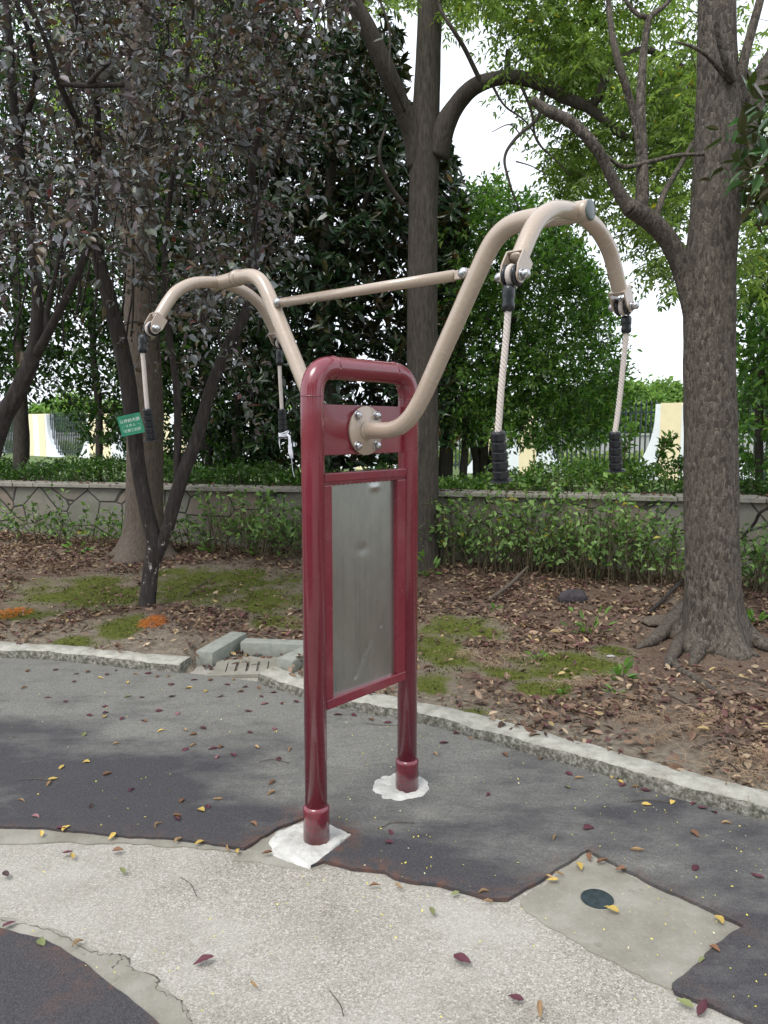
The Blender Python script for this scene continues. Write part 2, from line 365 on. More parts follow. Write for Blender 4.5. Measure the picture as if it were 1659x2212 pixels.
# ------------------------------------------------------------------ the ground
def kerb_line():
    L_ = [(-9, 6.4), (-7, 5.9), (-5.5, 5.55), (-4.5, 5.32), (-3.7, 5.13), (-3.1, 5.0), G(0, 1425)[:2], G(100, 1430)[:2], G(200, 1440)[:2], G(300, 1451)[:2], G(388, 1460)[:2]]
    Rr = [G(556, 1480)[:2], G(655, 1513)[:2], G(760, 1541)[:2], G(900, 1568)[:2], G(1000, 1592)[:2], G(1100, 1622)[:2], G(1200, 1651)[:2], G(1300, 1681)[:2], G(1400, 1712)[:2], G(1500, 1742)[:2], G(1600, 1768)[:2], G(1659, 1783)[:2], (1.75, 2.5), (2.1, 2.15), (2.6, 1.65), (3.4, .8), (4.4, -.4), (5.5, -1.8)]
    return np.array(L_, float), np.array(Rr, float)
KL, KR = kerb_line(); KALL = np.vstack([KL, KR])
def kerb_y(x): return np.interp(x, KALL[:, 0], KALL[:, 1])
def wall_y(x): return 8.9 - (np.asarray(x) + 4.5) * .257
def soil_h(x, y):
    x = np.asarray(x, float); y = np.asarray(y, float)
    h = .055 + .035 * np.maximum(0, y - 4.6) + .02 * np.maximum(0, -x) * smooth(5, 8, y)
    h = h + .03 * fbm(np.stack([x * 1.1, y * 1.1, x * 0], -1), 2) * smooth(.1, .8, y - kerb_y(x)) + .008 * fbm(np.stack([x * 9, y * 9, x * 0 + 3], -1), 2)
    return h
def on_soil(px, py):
    z = .07
    for _ in range(6): p = G(px, py, z); z = float(soil_h(p[0], p[1]))
    p[2] = z; return p
# moss patches as world ellipses
MOSS = []
for cx, cy, rx, ry in [(460, 1268, 190, 16), (190, 1290, 150, 26), (250, 1362, 55, 26), (170, 1385, 60, 16), (390, 1290, 120, 20), (590, 1300, 90, 22), (1005, 1352, 85, 24), (960, 1400, 75, 34),
                       (1215, 1425, 120, 26), (1090, 1440, 60, 14), (940, 1470, 50, 26), (1320, 1400, 40, 10), (1180, 1470, 70, 14), (600, 1340, 60, 12), (60, 1330, 90, 14), (1010, 1530, 40, 14)]:
    p = G(cx, cy, .08); p1 = G(cx, cy + ry, .08); p2 = G(cx, cy - ry, .08); MOSS.append((p[0], p[1], rx * p[1] / F_, abs(p2[1] - p1[1]) / 2))
def moss_at(x, y):
    m = np.zeros_like(np.asarray(x, float))
    for a, b, rx, ry in MOSS: m = np.maximum(m, 1 - ((x - a) / rx) ** 2 * .45 - ((y - b) / ry) ** 2 * .45)
    return np.clip(m + .3 * (m > 0) * fbm(np.stack([np.asarray(x) * 5, np.asarray(y) * 5, np.asarray(x) * 0 + 2], -1), 3), 0, 1)
DR = G(540, 1440)                                         # middle of the drain
def grid_mesh(name, x0, x1, y0, y1, st_, hf, cf=None):
    nx, ny = int((x1 - x0) / st_) + 1, int((y1 - y0) / st_) + 1
    X, Y = np.meshgrid(np.linspace(x0, x1, nx), np.linspace(y0, y1, ny)); Z = hf(X, Y)
    V = np.stack([X, Y, Z], -1).reshape(-1, 3); i = np.arange(nx * ny).reshape(ny, nx)
    Fc = np.stack([i[:-1, :-1], i[:-1, 1:], i[1:, 1:], i[1:, :-1]], -1).reshape(-1, 4)
    return mesh_np(name, V, Fc, True, None if cf is None else cf(X, Y).reshape(-1, 3))
def soil_z(X, Y):
    Z = soil_h(X, Y); d = Y - kerb_y(X); k = np.clip(d / .12, 0, 1)
    Z = np.where(d < .04, -.06, Z * k + (1 - k) * -.06)
    dr = np.maximum(np.abs(X - DR[0]) / .42, np.abs(Y - DR[1] - .02) / .42)     # the drain pocket
    return np.where((dr < 1) & (d < .62), np.minimum(Z, np.where(dr < .8, -.02, .03)), Z)
def soil_c(X, Y):
    m = moss_at(X, Y); d = Y - kerb_y(X)
    lit = np.clip(smooth(.25, 1.0, d) * (1 - .85 * smooth(.15, .6, m)) * (.75 + .5 * fbm(np.stack([X * 1.7, Y * 1.7, X * 0 + 9], -1), 2)), 0, 1)
    return np.stack([m * .60, lit, m * 0], -1)
link('soil', grid_mesh('soil', -8, 7, .2, 10.2, .035, soil_z, soil_c), M['soil'], kind='structure')
link('ground', grid_mesh('ground', -600, 600, -600, 600, 100, lambda X, Y: X * 0 - .25), M['earth'], kind='structure')
link('pavement', grid_mesh('pavement', -9, 9, -6, 7, .25, lambda X, Y: X * 0), M['aggregate'], kind='structure')
# raised planting bed behind the wall, sloping down to the lawn by the fence
def lawn_z(X, Y):
    d = Y - wall_y(X); return np.where(d < .1, .74, .80 - .42 * smooth(1.5, 6, d)) + .02 * fbm(np.stack([X, Y, X * 0], -1), 2) * (d > .3)
def lawn():
    xs = np.concatenate([np.linspace(-90, -12, 30), np.linspace(-11.5, 12, 90), np.linspace(13, 90, 30)]); ds = np.concatenate([np.linspace(.1, 8, 50), np.linspace(9, 180, 40)])
    X, Dm = np.meshgrid(xs, ds); Y = wall_y(np.clip(X, -12, 12)) + Dm; Z = lawn_z(X, np.where(abs(X) > 12, wall_y(X) + Dm, Y))
    V = np.stack([X, Y, Z], -1).reshape(-1, 3); i = np.arange(X.size).reshape(X.shape)
    return mesh_np('lawn', V, np.stack([i[:-1, :-1], i[:-1, 1:], i[1:, 1:], i[1:, :-1]], -1).reshape(-1, 4), True)
link('lawn', lawn(), plain('lawn_green', (.085, .13, .035), 1, var=.5, scale=5, bmp=.8, bd=.03), kind='structure')

def densify(poly, step, jit):
    out = []
    for i in range(len(poly)):
        a, b = np.array(poly[i], float), np.array(poly[(i + 1) % len(poly)], float); l = np.linalg.norm(b - a); n = max(1, int(l / step)); nn = np.array([-(b - a)[1], (b - a)[0]]) / (l + 1e-9)
        for k in range(n):
            p = a + (b - a) * k / n
            if l < 4: p = p + nn * jit * float(fbm(np.array([p[0] * 14, p[1] * 14, 1.]), 3))
            out.append(p)
    return out
def sheet(name, poly, z, th, mat, jit=.006, step=.03, colf=None, cell=.12, **k):
    """a thin slab with an irregular outline, its top cut into cells so that it can carry an attribute"""
    pts = densify(poly, step, jit); bm = bmesh.new()
    vs = [bm.verts.new((p[0], p[1], z)) for p in pts]; bm.faces.new(vs); bm.normal_update()
    if bm.faces[:][0].normal.z < 0: bmesh.ops.reverse_faces(bm, faces=bm.faces[:])
    if th:
        r = bmesh.ops.extrude_face_region(bm, geom=bm.faces[:]); top = [v for v in r['geom'] if isinstance(v, bmesh.types.BMVert)]
        for v in top: v.co.z += th
        for f in [f for f in bm.faces if f.normal.z > .5 and f.calc_center_median().z < z + th * .5]: pass
    bmesh.ops.triangulate(bm, faces=[f for f in bm.faces if len(f.verts) > 4])
    if colf:
        x0, x1 = min(p[0] for p in pts), max(p[0] for p in pts); y0, y1 = min(p[1] for p in pts), max(p[1] for p in pts)
        for x in np.arange(x0 + cell, x1, cell): bmesh.ops.bisect_plane(bm, geom=bm.verts[:] + bm.edges[:] + bm.faces[:], plane_co=(x, 0, 0), plane_no=(1, 0, 0))
        for y in np.arange(y0 + cell, y1, cell): bmesh.ops.bisect_plane(bm, geom=bm.verts[:] + bm.edges[:] + bm.faces[:], plane_co=(0, y, 0), plane_no=(0, 1, 0))
    me = bpy.data.meshes.new(name); bm.to_mesh(me); bm.free()
    if colf:
        V = np.zeros(len(me.vertices) * 3); me.vertices.foreach_get('co', V); V = V.reshape(-1, 3); c4 = np.ones((len(V), 4), np.float32); c4[:, :3] = colf(V)
        me.color_attributes.new('Col', 'FLOAT_COLOR', 'POINT').data.foreach_set('color', c4.ravel())
    return link(name, me, mat, **k)
g2 = lambda *a: G(*a)[:2]
edge_main = [(-200, 1786), (0, 1792), (120, 1797), (200, 1806), (280, 1813), (400, 1821), (480, 1833), (528, 1838), (590, 1802), (640, 1777), (662, 1770), (765, 1808), (672, 1878), (700, 1868), (760, 1881), (830, 1889), (850, 1902), (900, 1912), (950, 1918), (1010, 1935),
             (1060, 1950), (1095, 1948), (1150, 1920), (1215, 1876), (1268, 1843), (1340, 1880), (1440, 1930), (1530, 1972), (1603, 2006), (1570, 2030), (1520, 2068), (1453, 2134), (1455, 2152), (1500, 2170), (1540, 2182), (1600, 2208), (1680, 2250)]
E1 = [g2(*p) for p in edge_main]
poly_main = [(-7.5, 2.75)] + E1 + [(1.6, 1.15), (3.4, .5)] + [(float(x), float(kerb_y(x)) + .03) for x in np.linspace(3.3, -7.5, 60)]
E1a = np.array(densify(E1, .05, 0))
def col_main(V):
    dk = kerb_y(V[:, 0]) - V[:, 1]; sidef = 1 - .55 * smooth(-.2, .8, V[:, 0]); dust = .80 * (1 - smooth(.1, 1.7, dk)) * sidef + .12 * (1 - smooth(-.5, .6, dk))
    de = np.min(np.hypot(V[:, None, 0] - E1a[None, :, 0], V[:, None, 1] - E1a[None, :, 1]), 1); seg = smooth(-.75, -.35, V[:, 0]) * (1 - smooth(.35, .7, V[:, 0]))
    return np.stack([dust - .12, (1 - smooth(.0, .05, de)) * (.35 + .65 * seg), dust * 0], -1)
sheet('asphalt', poly_main, .002, .012, M['asphalt'], .007, .025, col_main, .12, kind='structure')
edge_ll = [(-300, 1975), (-60, 2000), (0, 2014), (89, 2036), (184, 2087), (238, 2134), (278, 2162), (337, 2212), (400, 2290), (440, 2400)]
E2 = [g2(*p) for p in edge_ll]; E2a = np.array(densify(E2, .05, 0))
def col_ll(V):
    de = np.min(np.hypot(V[:, None, 0] - E2a[None, :, 0], V[:, None, 1] - E2a[None, :, 1]), 1); return np.stack([de * 0 - .3, (1 - smooth(0, .03, de)) * .8, de * 0], -1)
sheet('asphalt', E2 + [(-.6, -3), (-5, -3), (-5, 1.9)], .002, .012, M['asphalt'], .004, .025, col_ll, .15, kind='structure')
# smooth cement strips and patches
strip = [(-300, 1940), (0, 1984), (80, 2002), (130, 2016), (190, 2053), (235, 2062), (270, 2066), (282, 2090), (330, 2105), (342, 2135), (385, 2160), (410, 2212), (430, 2300)]
sheet('cement_strip', [g2(*p) for p in strip] + [p + np.array([-.006, -.004]) for p in reversed(E2[:-1])], -.02, .024, M['smoothc'], .010, .02, kind='structure')
patch = [(1262, 1846), (1340, 1884), (1530, 1976), (1601, 2010), (1520, 2072), (1450, 2140), (1400, 2118), (1330, 2080), (1270, 2050), (1190, 2010), (1140, 1975), (1120, 1950), (1170, 1915)]
sheet('cement_patch', [g2(*p) for p in patch], -.02, .0235, M['smoothc'], .012, .02, kind='structure')
sheet('cement_patch', [g2(*p) for p in [(520, 1845), (600, 1800), (668, 1775), (760, 1812), (690, 1875), (620, 1880), (560, 1868), (500, 1862)]], -.02, .0225, M['smoothc'], .015, .02, kind='structure')
sheet('cement_strip', [g2(*p) for p in [(-100, 1780), (150, 1792), (400, 1815), (520, 1842), (430, 1834), (300, 1826), (180, 1822), (60, 1826), (-100, 1818)]], -.02, .0245, M['smoothc'], .012, .02, kind='structure')
# cracks along the strip
cm = MB()
for poly in ([(265, 2068), (250, 2085), (240, 2092)], [(235, 2062), (270, 2066), (284, 2092), (332, 2106), (345, 2138), (388, 2162), (408, 2205)], [(130, 2016), (190, 2054), (235, 2062)], [(0, 1986), (80, 2003), (130, 2016)]):
    q = catmull([G(x, y, .0035) for x, y in poly], 8); q[:, :2] += .004 * rng.standard_normal((len(q), 2)); cm.tube(q, .0005 + .0022 * rng.random(len(q)), 5)
cm.build('pavement_crack', plain('crack', (.10, .09, .07), 1), kind='structure')

# kerbs
def kerb(name, line, h=.075, wdt=.155):
    cp = catmull(line, 14); d = np.r_[0, np.cumsum(np.linalg.norm(np.diff(cp, axis=0), axis=1))]; n = int(d[-1] / .02)
    q = np.stack([np.interp(np.linspace(0, d[-1], n), d, cp[:, i]) for i in (0, 1)], 1)
    tg = np.gradient(q, axis=0); tg /= np.linalg.norm(tg, axis=1)[:, None]; nn = np.stack([-tg[:, 1], tg[:, 0]], 1)     # into the soil
    prof = [(0, -.03), (.002, 0), (.0, .02), (.002, .04), (.006, h - .010), (.020, h), (wdt * .5, h + .003), (wdt - .02, h), (wdt, h - .012), (wdt + .005, 0), (wdt + .005, -.05)]
    V = []
    for k, (a, z) in enumerate(prof):
        e = fbm(np.stack([q[:, 0] * 7, q[:, 1] * 7, np.full(n, k * .45)], 1), 3); e2 = fbm(np.stack([q[:, 0] * 22, q[:, 1] * 22, np.full(n, k * 1.1 + 7)], 1), 2)
        off = a + .007 * e * (a < .1) + .004 * e2; V.append(np.c_[q + nn * off[:, None], z + .004 * e + .003 * e2 if z > .01 else np.full(n, z)])
    V = np.array(V).transpose(1, 0, 2); m = len(prof); i = np.arange(n * m).reshape(n, m)
    Fc = np.stack([i[:-1, :-1], i[:-1, 1:], i[1:, 1:], i[1:, :-1]], -1).reshape(-1, 4)[:, ::-1]
    me = mesh_np(name, V.reshape(-1, 3), Fc, True)
    bm = bmesh.new(); bm.from_mesh(me); bm.verts.ensure_lookup_table()
    for s in (0, n - 1): bm.faces.new([bm.verts[int(j)] for j in (i[s] if s else i[s][::-1])])
    bmesh.ops.recalc_face_normals(bm, faces=bm.faces[:]); bm.to_mesh(me); bm.free()
    return link(name, me, M['kerb'], kind='structure')
kerb('kerb', KL); kerb('kerb', KR)

# drain with its three loose kerb stones and slotted cover
def stone(pa, pb, h, wd, label, z0=-.02):
    a, b = np.array(pa), np.array(pb); c = (a + b) / 2; l = np.linalg.norm(b - a); ang = math.atan2(b[1] - a[1], b[0] - a[0])
    mb = MB(); mb.box((0, 0, 0), (l, wd, h - z0), bev=.008); V = mb.v[0]; V += .003 * np.stack([vnoise(V * 17 + k * 5) for k in range(3)], 1)
    o = mb.build('kerb_stone', M['kerbstone'], loc=(c[0], c[1], (h + z0) / 2), sharp=40); o.rotation_euler = (R(1.5), R(-1), ang)
    return tag(o, label, 'kerb stone', 'grey concrete blocks around the drain')
sa, sb, sc_, sd = G(440, 1432), G(520, 1392, .06), G(660, 1400, .06), G(600, 1440)
stone(G(441, 1440)[:2], G(516, 1398, .0)[:2] + np.array([.0, .02]), .10, .12, 'grey concrete block along the left side of the drain cover')
stone(G(525, 1411)[:2], G(668, 1419)[:2], .095, .11, 'grey concrete block behind the drain cover, against the soil')
stone(G(604, 1452)[:2] + np.array([.03, 0]), G(690, 1418)[:2], .085, .12, 'grey concrete block right of the drain cover, beside the red post')
dc = empty('drain_cover', (G(535, 1447)[0], G(535, 1447)[1], .012), R(6), label='slotted grey concrete drain cover between the three blocks', cat='drain cover')
mb = MB()
for k in range(6): mb.box((-.165 + k * .066, 0, 0), (.048 if 0 < k < 5 else .07, .20, .02))
mb.box((0, .125, 0), (.46, .05, .022)); mb.box((0, -.13, 0), (.46, .06, .022)); mb.build('slab', M['smoothc'], dc)

# manhole cap in the cement patch
mc = G(1290, 1946); mh = empty('access_cap', (mc[0], mc[1], .003), label='round dark metal cap set in the smooth cement patch', cat='access cap')
MB().lathe([(.051, 0), (.051, .005), (.046, .009), (0, .010)], n=40).build('lid', M['cover'], mh); MB().lathe([(.055, 0), (.055, .002), (.052, .0025)], n=40).build('rim', M['smoothc'], mh)

# ------------------------------------------------------------------ the stone retaining wall
WA, WB = np.array([-11., float(wall_y(-11))]), np.array([9., float(wall_y(9))]); wl = np.linalg.norm(WB - WA); wang = math.atan2(*(WB - WA)[::-1])
wt = empty('retaining_wall', (WA[0], WA[1], 0), wang, label='low crazy-paved stone retaining wall behind the soil bed', cat='wall')
mb = MB(); nx = 400; xs = np.linspace(0, wl, nx); zs = np.linspace(-.2, .82, 30)
X, Z = np.meshgrid(xs, zs); Y = -.008 * fbm(np.stack([X * 3, Z * 3, X * 0], -1), 3); V = np.stack([X, Y, Z], -1).reshape(-1, 3); i = np.arange(X.size).reshape(X.shape)
mb.add(V, np.stack([i[:-1, :-1], i[:-1, 1:], i[1:, 1:], i[1:, :-1]], -1).reshape(-1, 4).tolist()); mb.box((wl / 2, .18, .3), (wl, .3, .99)); mb.build('wall_face', M['wall'], wt)
mb = MB(); x = 0.
while x < wl:
    l_ = random.uniform(.25, .8); hgt = .04 + random.uniform(-.006, .006)
    mb.box((x + l_ / 2, .13 + random.uniform(-.006, .006), .845 + random.uniform(-.004, .004)), (l_ - .008, .36, hgt), bev=.005); x += l_
mb.build('coping', M['coping'], wt)

# ------------------------------------------------------------------ the arm trainer
Cx, Cy = -.0747, 2.8352; NRM = np.array([.75571, -.65490]); rz = math.atan2(NRM[1], NRM[0])
RX = Matrix.Rotation(R(90), 3, 'Y'); 
mt = empty('arm_trainer', (Cx, Cy, 0), rz, label='outdoor pulley exercise machine with dark red frame and beige arms', cat='exercise machine')
def ringseam(mb, c, nrm, r):
    th = np.linspace(0, 2 * np.pi, 25); a = np.array([1., 0, 0]); nrm = np.array(nrm, float); b = np.cross(nrm, a); b /= np.linalg.norm(b); a = np.cross(b, nrm)
    mb.tube([np.array(c) + r * (math.cos(t) * a + math.sin(t) * b) for t in th], .0022, 6)
hp = .2586
fr = MB(); fr.tube(fillet([(0, -hp, .0), (0, -hp, 1.704), (0, hp, 1.704), (0, hp, 0)], .10, 14), .0402, 32)
for sy in (-1, 1): ringseam(fr, (0, sy * hp, 1.604), (0, 0, 1), .0405); ringseam(fr, (0, sy * (hp - .10), 1.704), (0, 1, 0), .0405)
fr.build('frame_tube', M['red'], mt)
for sy in (-1, 1):
    s_ = MB(); s_.lathe([(.0475, -.01), (.0475, .128), (.0485, .134), (.0475, .141), (.0425, .146), (.0402, .149)], (0, sy * hp, 0), n=32); s_.build('foot_sleeve', M['red'], mt)
MB().box((0, 0, 1.490), (.010, .44, .176), bev=.002).build('cross_plate', M['red'], mt)
r_ = MB(); r_.box((0, 0, 1.325), (.046, .445, .030), bev=.003); r_.box((0, 0, 1.304), (.034, .44, .012), bev=.002); r_.build('rail', M['red'], mt)
r_ = MB(); r_.box((0, 0, .512), (.046, .445, .036), bev=.003); r_.build('rail', M['red'], mt)
for sy in (-1, 1):
    r_ = MB(); r_.box((0, sy * .197 if sy > 0 else -.2045, .914), (.040, .052 if sy > 0 else .037, .768), bev=.003); r_.build('stile', M['red'], mt)
# dented sheet
ny_, nz_ = 60, 130; Y, Z = np.meshgrid(np.linspace(-.187, .172, ny_), np.linspace(.530, 1.298, nz_))
X = .004 * np.sin(Y * 9 + 1) * np.sin(Z * 3)
for dy, dz, s1, s2, a in ((-.055, .575, .012, .012, .0035), (-.02, .63, .010, .02, .003), (.02, .675, .01, .012, .002), (-.04, .60, .012, .02, .0025), (.0, .655, .012, .012, .002), (.06, 1.275, .022, .012, -.004), (-.01, 1.05, .03, .02, .002), (.09, .74, .004, .006, .004)):
    X = X - a * np.exp(-((Y - dy) / s1) ** 2 - ((Z - dz) / s2) ** 2)
X[-1] += 0; Z[-1] -= .004 * (np.arange(ny_) % 4 < 2)
i = np.arange(X.size).reshape(X.shape); Fc = np.stack([i[:-1, :-1], i[:-1, 1:], i[1:, 1:], i[1:, :-1]], -1).reshape(-1, 4)
mb = MB(); mb.add(np.stack([X + .002, Y, Z], -1).reshape(-1, 3), Fc.tolist()); mb.add(np.stack([X - .001, Y, Z], -1).reshape(-1, 3), Fc[:, ::-1].tolist()); mb.build('metal_panel', M['panel'], mt)
def bolt(parent, c, M3, r=.0135, l=.018):
    m_ = MB(); m_.lathe([(r * 1.0, 0), (r * 1.0, l * .55), (r * .92, l * .8), (r * .6, l * .97), (0, l)], c, M3, 20); m_.lathe([(r * 1.25, 0), (r * 1.25, .003), (0, .003)], c, M3, 20)
    return m_.build('bolt', M['steel'], parent)
for sx in (-1, 1):
    Rm = Matrix.Rotation(R(90 * sx), 3, 'Y')
    f_ = MB(); f_.lathe([(.089, 0), (.089, .009), (.087, .011), (0, .011)], (sx * .006, 0, 1.487), Rm, 48); fo = f_.build('flange', M['beige'], mt)
    for by in (-1, 1):
        for bz in (-1, 1): bolt(fo, (sx * .016, by * .052, 1.487 + bz * .055), Rm)
    a_ = MB()
    path = catmull([(sx * s_, 0, z) for s_, z in ((.012, 1.487), (.07, 1.487), (.125, 1.489), (.175, 1.503), (.217, 1.532), (.255, 1.577), (.298, 1.645), (.36, 1.755), (.42, 1.86), (.48, 1.965), (.522, 2.037), (.556, 2.081), (.595, 2.107), (.64, 2.118), (.70, 2.119), (.78, 2.115), (.872, 2.112))], 5)
    a_.tube(path, .030, 28); ringseam(a_, (sx * .645, 0, 2.118), (1, 0, 0), .0303); a_.lathe([(.034, 0), (.036, .004), (.031, .011)], (sx * .015, 0, 1.487), Rm, 28)
    if sx < 0: a_.tube([(-.70, 0, 2.119), (-.73, 0, 2.1185)], .0335, 28)
    arm = a_.build('arm', M['beige'], mt)
    e_ = MB(); e_.lathe([(.029, 0), (.029, .004), (.024, .0065), (0, .007)], (sx * .871, 0, 2.112), Rm, 32); e_.build('end_cap', M['cap'], arm)
# brace between the arms
b_ = MB(); b_.tube([(-.435, 0, 1.990), (.400, 0, 1.990)], .0185, 22)
for sx in (-1, 1):
    b_.box((sx * .448, 0, 1.990), (.09, .012, .030), bev=.003)
br = b_.build('brace_bar', M['beige'], mt)
for sx in (-1, 1):
    m_ = MB(); c_ = np.array((sx * .447, -.008, 1.990)); m_.lathe([(.016, 0), (.018, .006), (.016, .014), (.010, .019), (0, .021)], c_, Matrix.Rotation(R(90), 3, 'X'), 20)
    m_.lathe([(.014, 0), (.014, .008), (0, .010)], (sx * .447, .008, 1.990), Matrix.Rotation(R(-90), 3, 'X'), 20); m_.build('bolt', M['steel'], br)
# branch arms, pulleys, ropes
def twisted(mb, path, r=.0085, pitch=.045):
    path = np.asarray(path); d = np.r_[0, np.cumsum(np.linalg.norm(np.diff(path, axis=0), axis=1))]; n = int(d[-1] / .004)
    q = np.stack([np.interp(np.linspace(0, d[-1], n), d, path[:, i]) for i in range(3)], 1); s_ = np.linspace(0, d[-1], n)
    for k in range(4):
        ph = 2 * np.pi * (s_ / pitch + k / 4); mb.tube(q + .0045 * np.stack([np.cos(ph), np.sin(ph), ph * 0], 1), .0048, 8)
ROPES = {(1, -1): [(-.357, 1.795), (-.366, 1.716), (-.383, 1.598), (-.395, 1.485), (-.375, 1.359)],
         (1, 1): [(.368, 1.805), (.350, 1.685), (.328, 1.564), (.306, 1.481), (.326, 1.355)],
         (-1, -1): [(-.384, 1.790), (-.380, 1.73), (-.376, 1.65), (-.371, 1.569), (-.357, 1.444)],
         (-1, 1): [(.331, 1.783), (.333, 1.72), (.337, 1.65), (.341, 1.581), (.348, 1.451)]}
handles = {}
for sx in (-1, 1):
    for sy in (-1, 1):
        X0 = sx * .83
        m_ = MB(); m_.tube(catmull([(X0, sy * a, z) for a, z in ((.0, 2.112), (.06, 2.108), (.13, 2.094), (.185, 2.070), (.228, 2.040), (.262, 2.000), (.290, 1.960), (.312, 1.928))], 6), .0245, 24)
        ba = m_.build('branch_arm', M['beige'], mt)
        # clevis: two plates and a web, pointing down and out
        d = np.array([0, sy * .56, -.83]); d /= np.linalg.norm(d); o0 = np.array([X0, sy * .306, 1.937]); ax = math.atan2(d[1], -d[2])
        Rc = Matrix.Rotation(ax, 3, 'X'); cl = MB()
        for px_ in (-1, 1):
            c0 = o0 + np.array([px_ * .0245, 0, 0]); ol = [(-.027, .0), (.027, .0), (.027, -.045)] + [(.019 * math.cos(t), -.062 - .019 * math.sin(t)) for t in np.linspace(0, np.pi, 9)] + [(-.027, -.045)]
            V = np.array([[e, a, b] for e in (-.0025, .0025) for a, b in ol]); n_ = len(ol)
            Fs = [tuple(range(n_)), tuple(range(n_, 2 * n_))[::-1]] + [(k, (k + 1) % n_, (k + 1) % n_ + n_, k + n_)[::-1] for k in range(n_)]
            cl.add(V @ np.array(Rc).T + c0, Fs, False)
        cl.box(o0 + np.array(Rc @ Vector((0, 0, .0))), (.054, .054, .005), Rc, bev=.0015)
        cv = cl.build('clevis', M['beige'], mt, sharp=40)
        pc = o0 + np.array(Rc @ Vector((0, 0, -.060)))
        for px_ in (-1, 1): bolt(cv, pc + np.array([px_ * .027, 0, 0]), Matrix.Rotation(R(90 * px_), 3, 'Y'), .0125, .024)
        pu = MB(); pu.lathe([(.027, -.019), (.029, -.016), (.027, -.011), (.016, -.009), (.016, .009), (.027, .011), (.029, .016), (.027, .019)], pc, RX, 32); pu.build('pulley', M['black'], cv)
        pts = ROPES[(sx, sy)]; hb = pts[-1]; ht = pts[-2]; tp = pts[0]
        fe = MB(); ft = np.array([X0, tp[0] * .9 + pc[1] * .1, pc[2] - .026]); fb = np.array([X0, tp[0], tp[1]]); u = fb - ft
        prof = [(.0, .006), (.0, .013), (.15, .017), (.45, .0165), (.6, .0145), (.75, .017), (.93, .0155), (1., .010)]
        fe.tube([ft + u * a for a, _ in prof], [b for _, b in prof], 18); fe.build('ferrule', M['black'], mt)
        rp = MB(); twisted(rp, catmull([(X0, a, z) for a, z in pts[:-1]], 10))
        th = np.linspace(0, 2 * np.pi, 30); rp.tube([pc + .0215 * np.array([0, math.cos(t), math.sin(t)]) for t in th], .0085, 8); ro = rp.build('rope', M['rope'], mt)
        a0, a1 = np.array([X0, ht[0], ht[1] + .004]), np.array([X0, hb[0], hb[1]]); u = a1 - a0; ha = MB(); prof = [(0, .010), (0, .0165), (.03, .0185)]
        for k in range(5):
            z0 = .02 + k * .187; rr = .0188 + k * .0006
            prof += [(z0 + .004, rr - .002), (z0 + .022, rr + .0008), (z0 + .150, rr + .0002), (z0 + .166, rr - .0035), (z0 + .185, rr - .0035)]
        prof += [(.955, .0215), (.968, .030), (.985, .0305), (1., .028), (1., .002)]
        ha.tube([a0 + u * a for a, _ in prof], [b for _, b in prof], 26); ha.build('handle', M['black'], ro, sharp=35); handles[(sx, sy)] = (a0, a1)
# white cloth strip tied round the far left handle
Mloc = Matrix.Translation((Cx, Cy, 0)) @ Matrix.Rotation(rz, 4, 'Z')
a0, a1 = handles[(-1, 1)]; hp_ = Mloc @ Vector(a0 + (a1 - a0) * .90)
cl = MB()
for k in range(4):
    th = np.linspace(0, 2 * np.pi, 22); cl.tube([(.026 * math.cos(t), .026 * math.sin(t), k * .007 - .012 + .005 * math.sin(2 * t + k)) for t in th], .005, 8)
for k in range(4):
    q = catmull([(.022 + .003 * k, -.015, 0), (.034 + .003 * k, -.018, -.01), (.040 + .002 * k, -.02, -.04), (.040 + .004 * k, -.02, -.085), (.050 + .004 * k, -.02, -.125)], 6); cl.tube(q, np.interp(np.linspace(0, 1, len(q)), [0, .5, .85, 1], [.004, .006, .008, .001]), 6)
cl.tube(catmull([(.052, -.02, -.12), (.056, -.02, -.16), (.060, -.02, -.19), (.070, -.02, -.222)], 5), .0016, 5)
cl.tube(catmull([(-.024, -.01, 0), (-.026, -.01, -.04), (-.018, -.01, -.075)], 5), .0022, 5); cl.tube(catmull([(-.020, -.014, 0), (-.022, -.014, -.05), (-.020, -.014, -.06)], 5), .002, 5)
for v_ in cl.v: v_ *= [.75, .75, .9]
cl.build('cloth_tie', M['cloth'], loc=hp_, label='white cloth strip tied round the grip nearest the left red post, trailing a thread', cat='cloth strip')
# mortar pads
def pad(c, pts, label, hgt=.012):
    bm = bmesh.new(); n = len(pts); c = np.array(c)
    rings = []
    for k, (s_, h_) in enumerate(((1., 0), (.985, .35), (.93, .6), (.86, .75), (.78, .85), (.7, .95), (.6, 1.), (.5, 1.05), (.4, 1.1), (.3, 1.15))):
        rg = []
        for j, p in enumerate(pts):
            q = c + (np.array(p) - c) * s_; rg.append(bm.verts.new((q[0], q[1], .0005 + hgt * h_ + .0045 * float(fbm(np.array([q[0] * 45, q[1] * 45, 0.]), 3)) * (h_ > 0))))
        rings.append(rg)
    for a, b in zip(rings, rings[1:]):
        for j in range(n): bm.faces.new((a[j], a[(j + 1) % n], b[(j + 1) % n], b[j]))
    bm.faces.new(rings[-1]); bmesh.ops.recalc_face_normals(bm, faces=bm.faces[:]); me = bpy.data.meshes.new('mortar_pad'); bm.to_mesh(me); bm.free()
    for p in me.polygons: p.use_smooth = True
    link('mortar_pad', me, M['mortar'], label=label, cat='mortar pad', group='white mortar pads under the machine posts')
nearp = [g2(*p) for p in [(585, 1822), (600, 1800), (640, 1785), (662, 1773), (715, 1780), (762, 1806), (740, 1822), (722, 1832), (718, 1850), (690, 1866), (668, 1878), (640, 1872), (612, 1862), (590, 1850)]]
pad(G(684, 1822)[:2], densify(nearp, .012, .008), 'ragged white mortar patch round the foot of the nearer red post', .016)
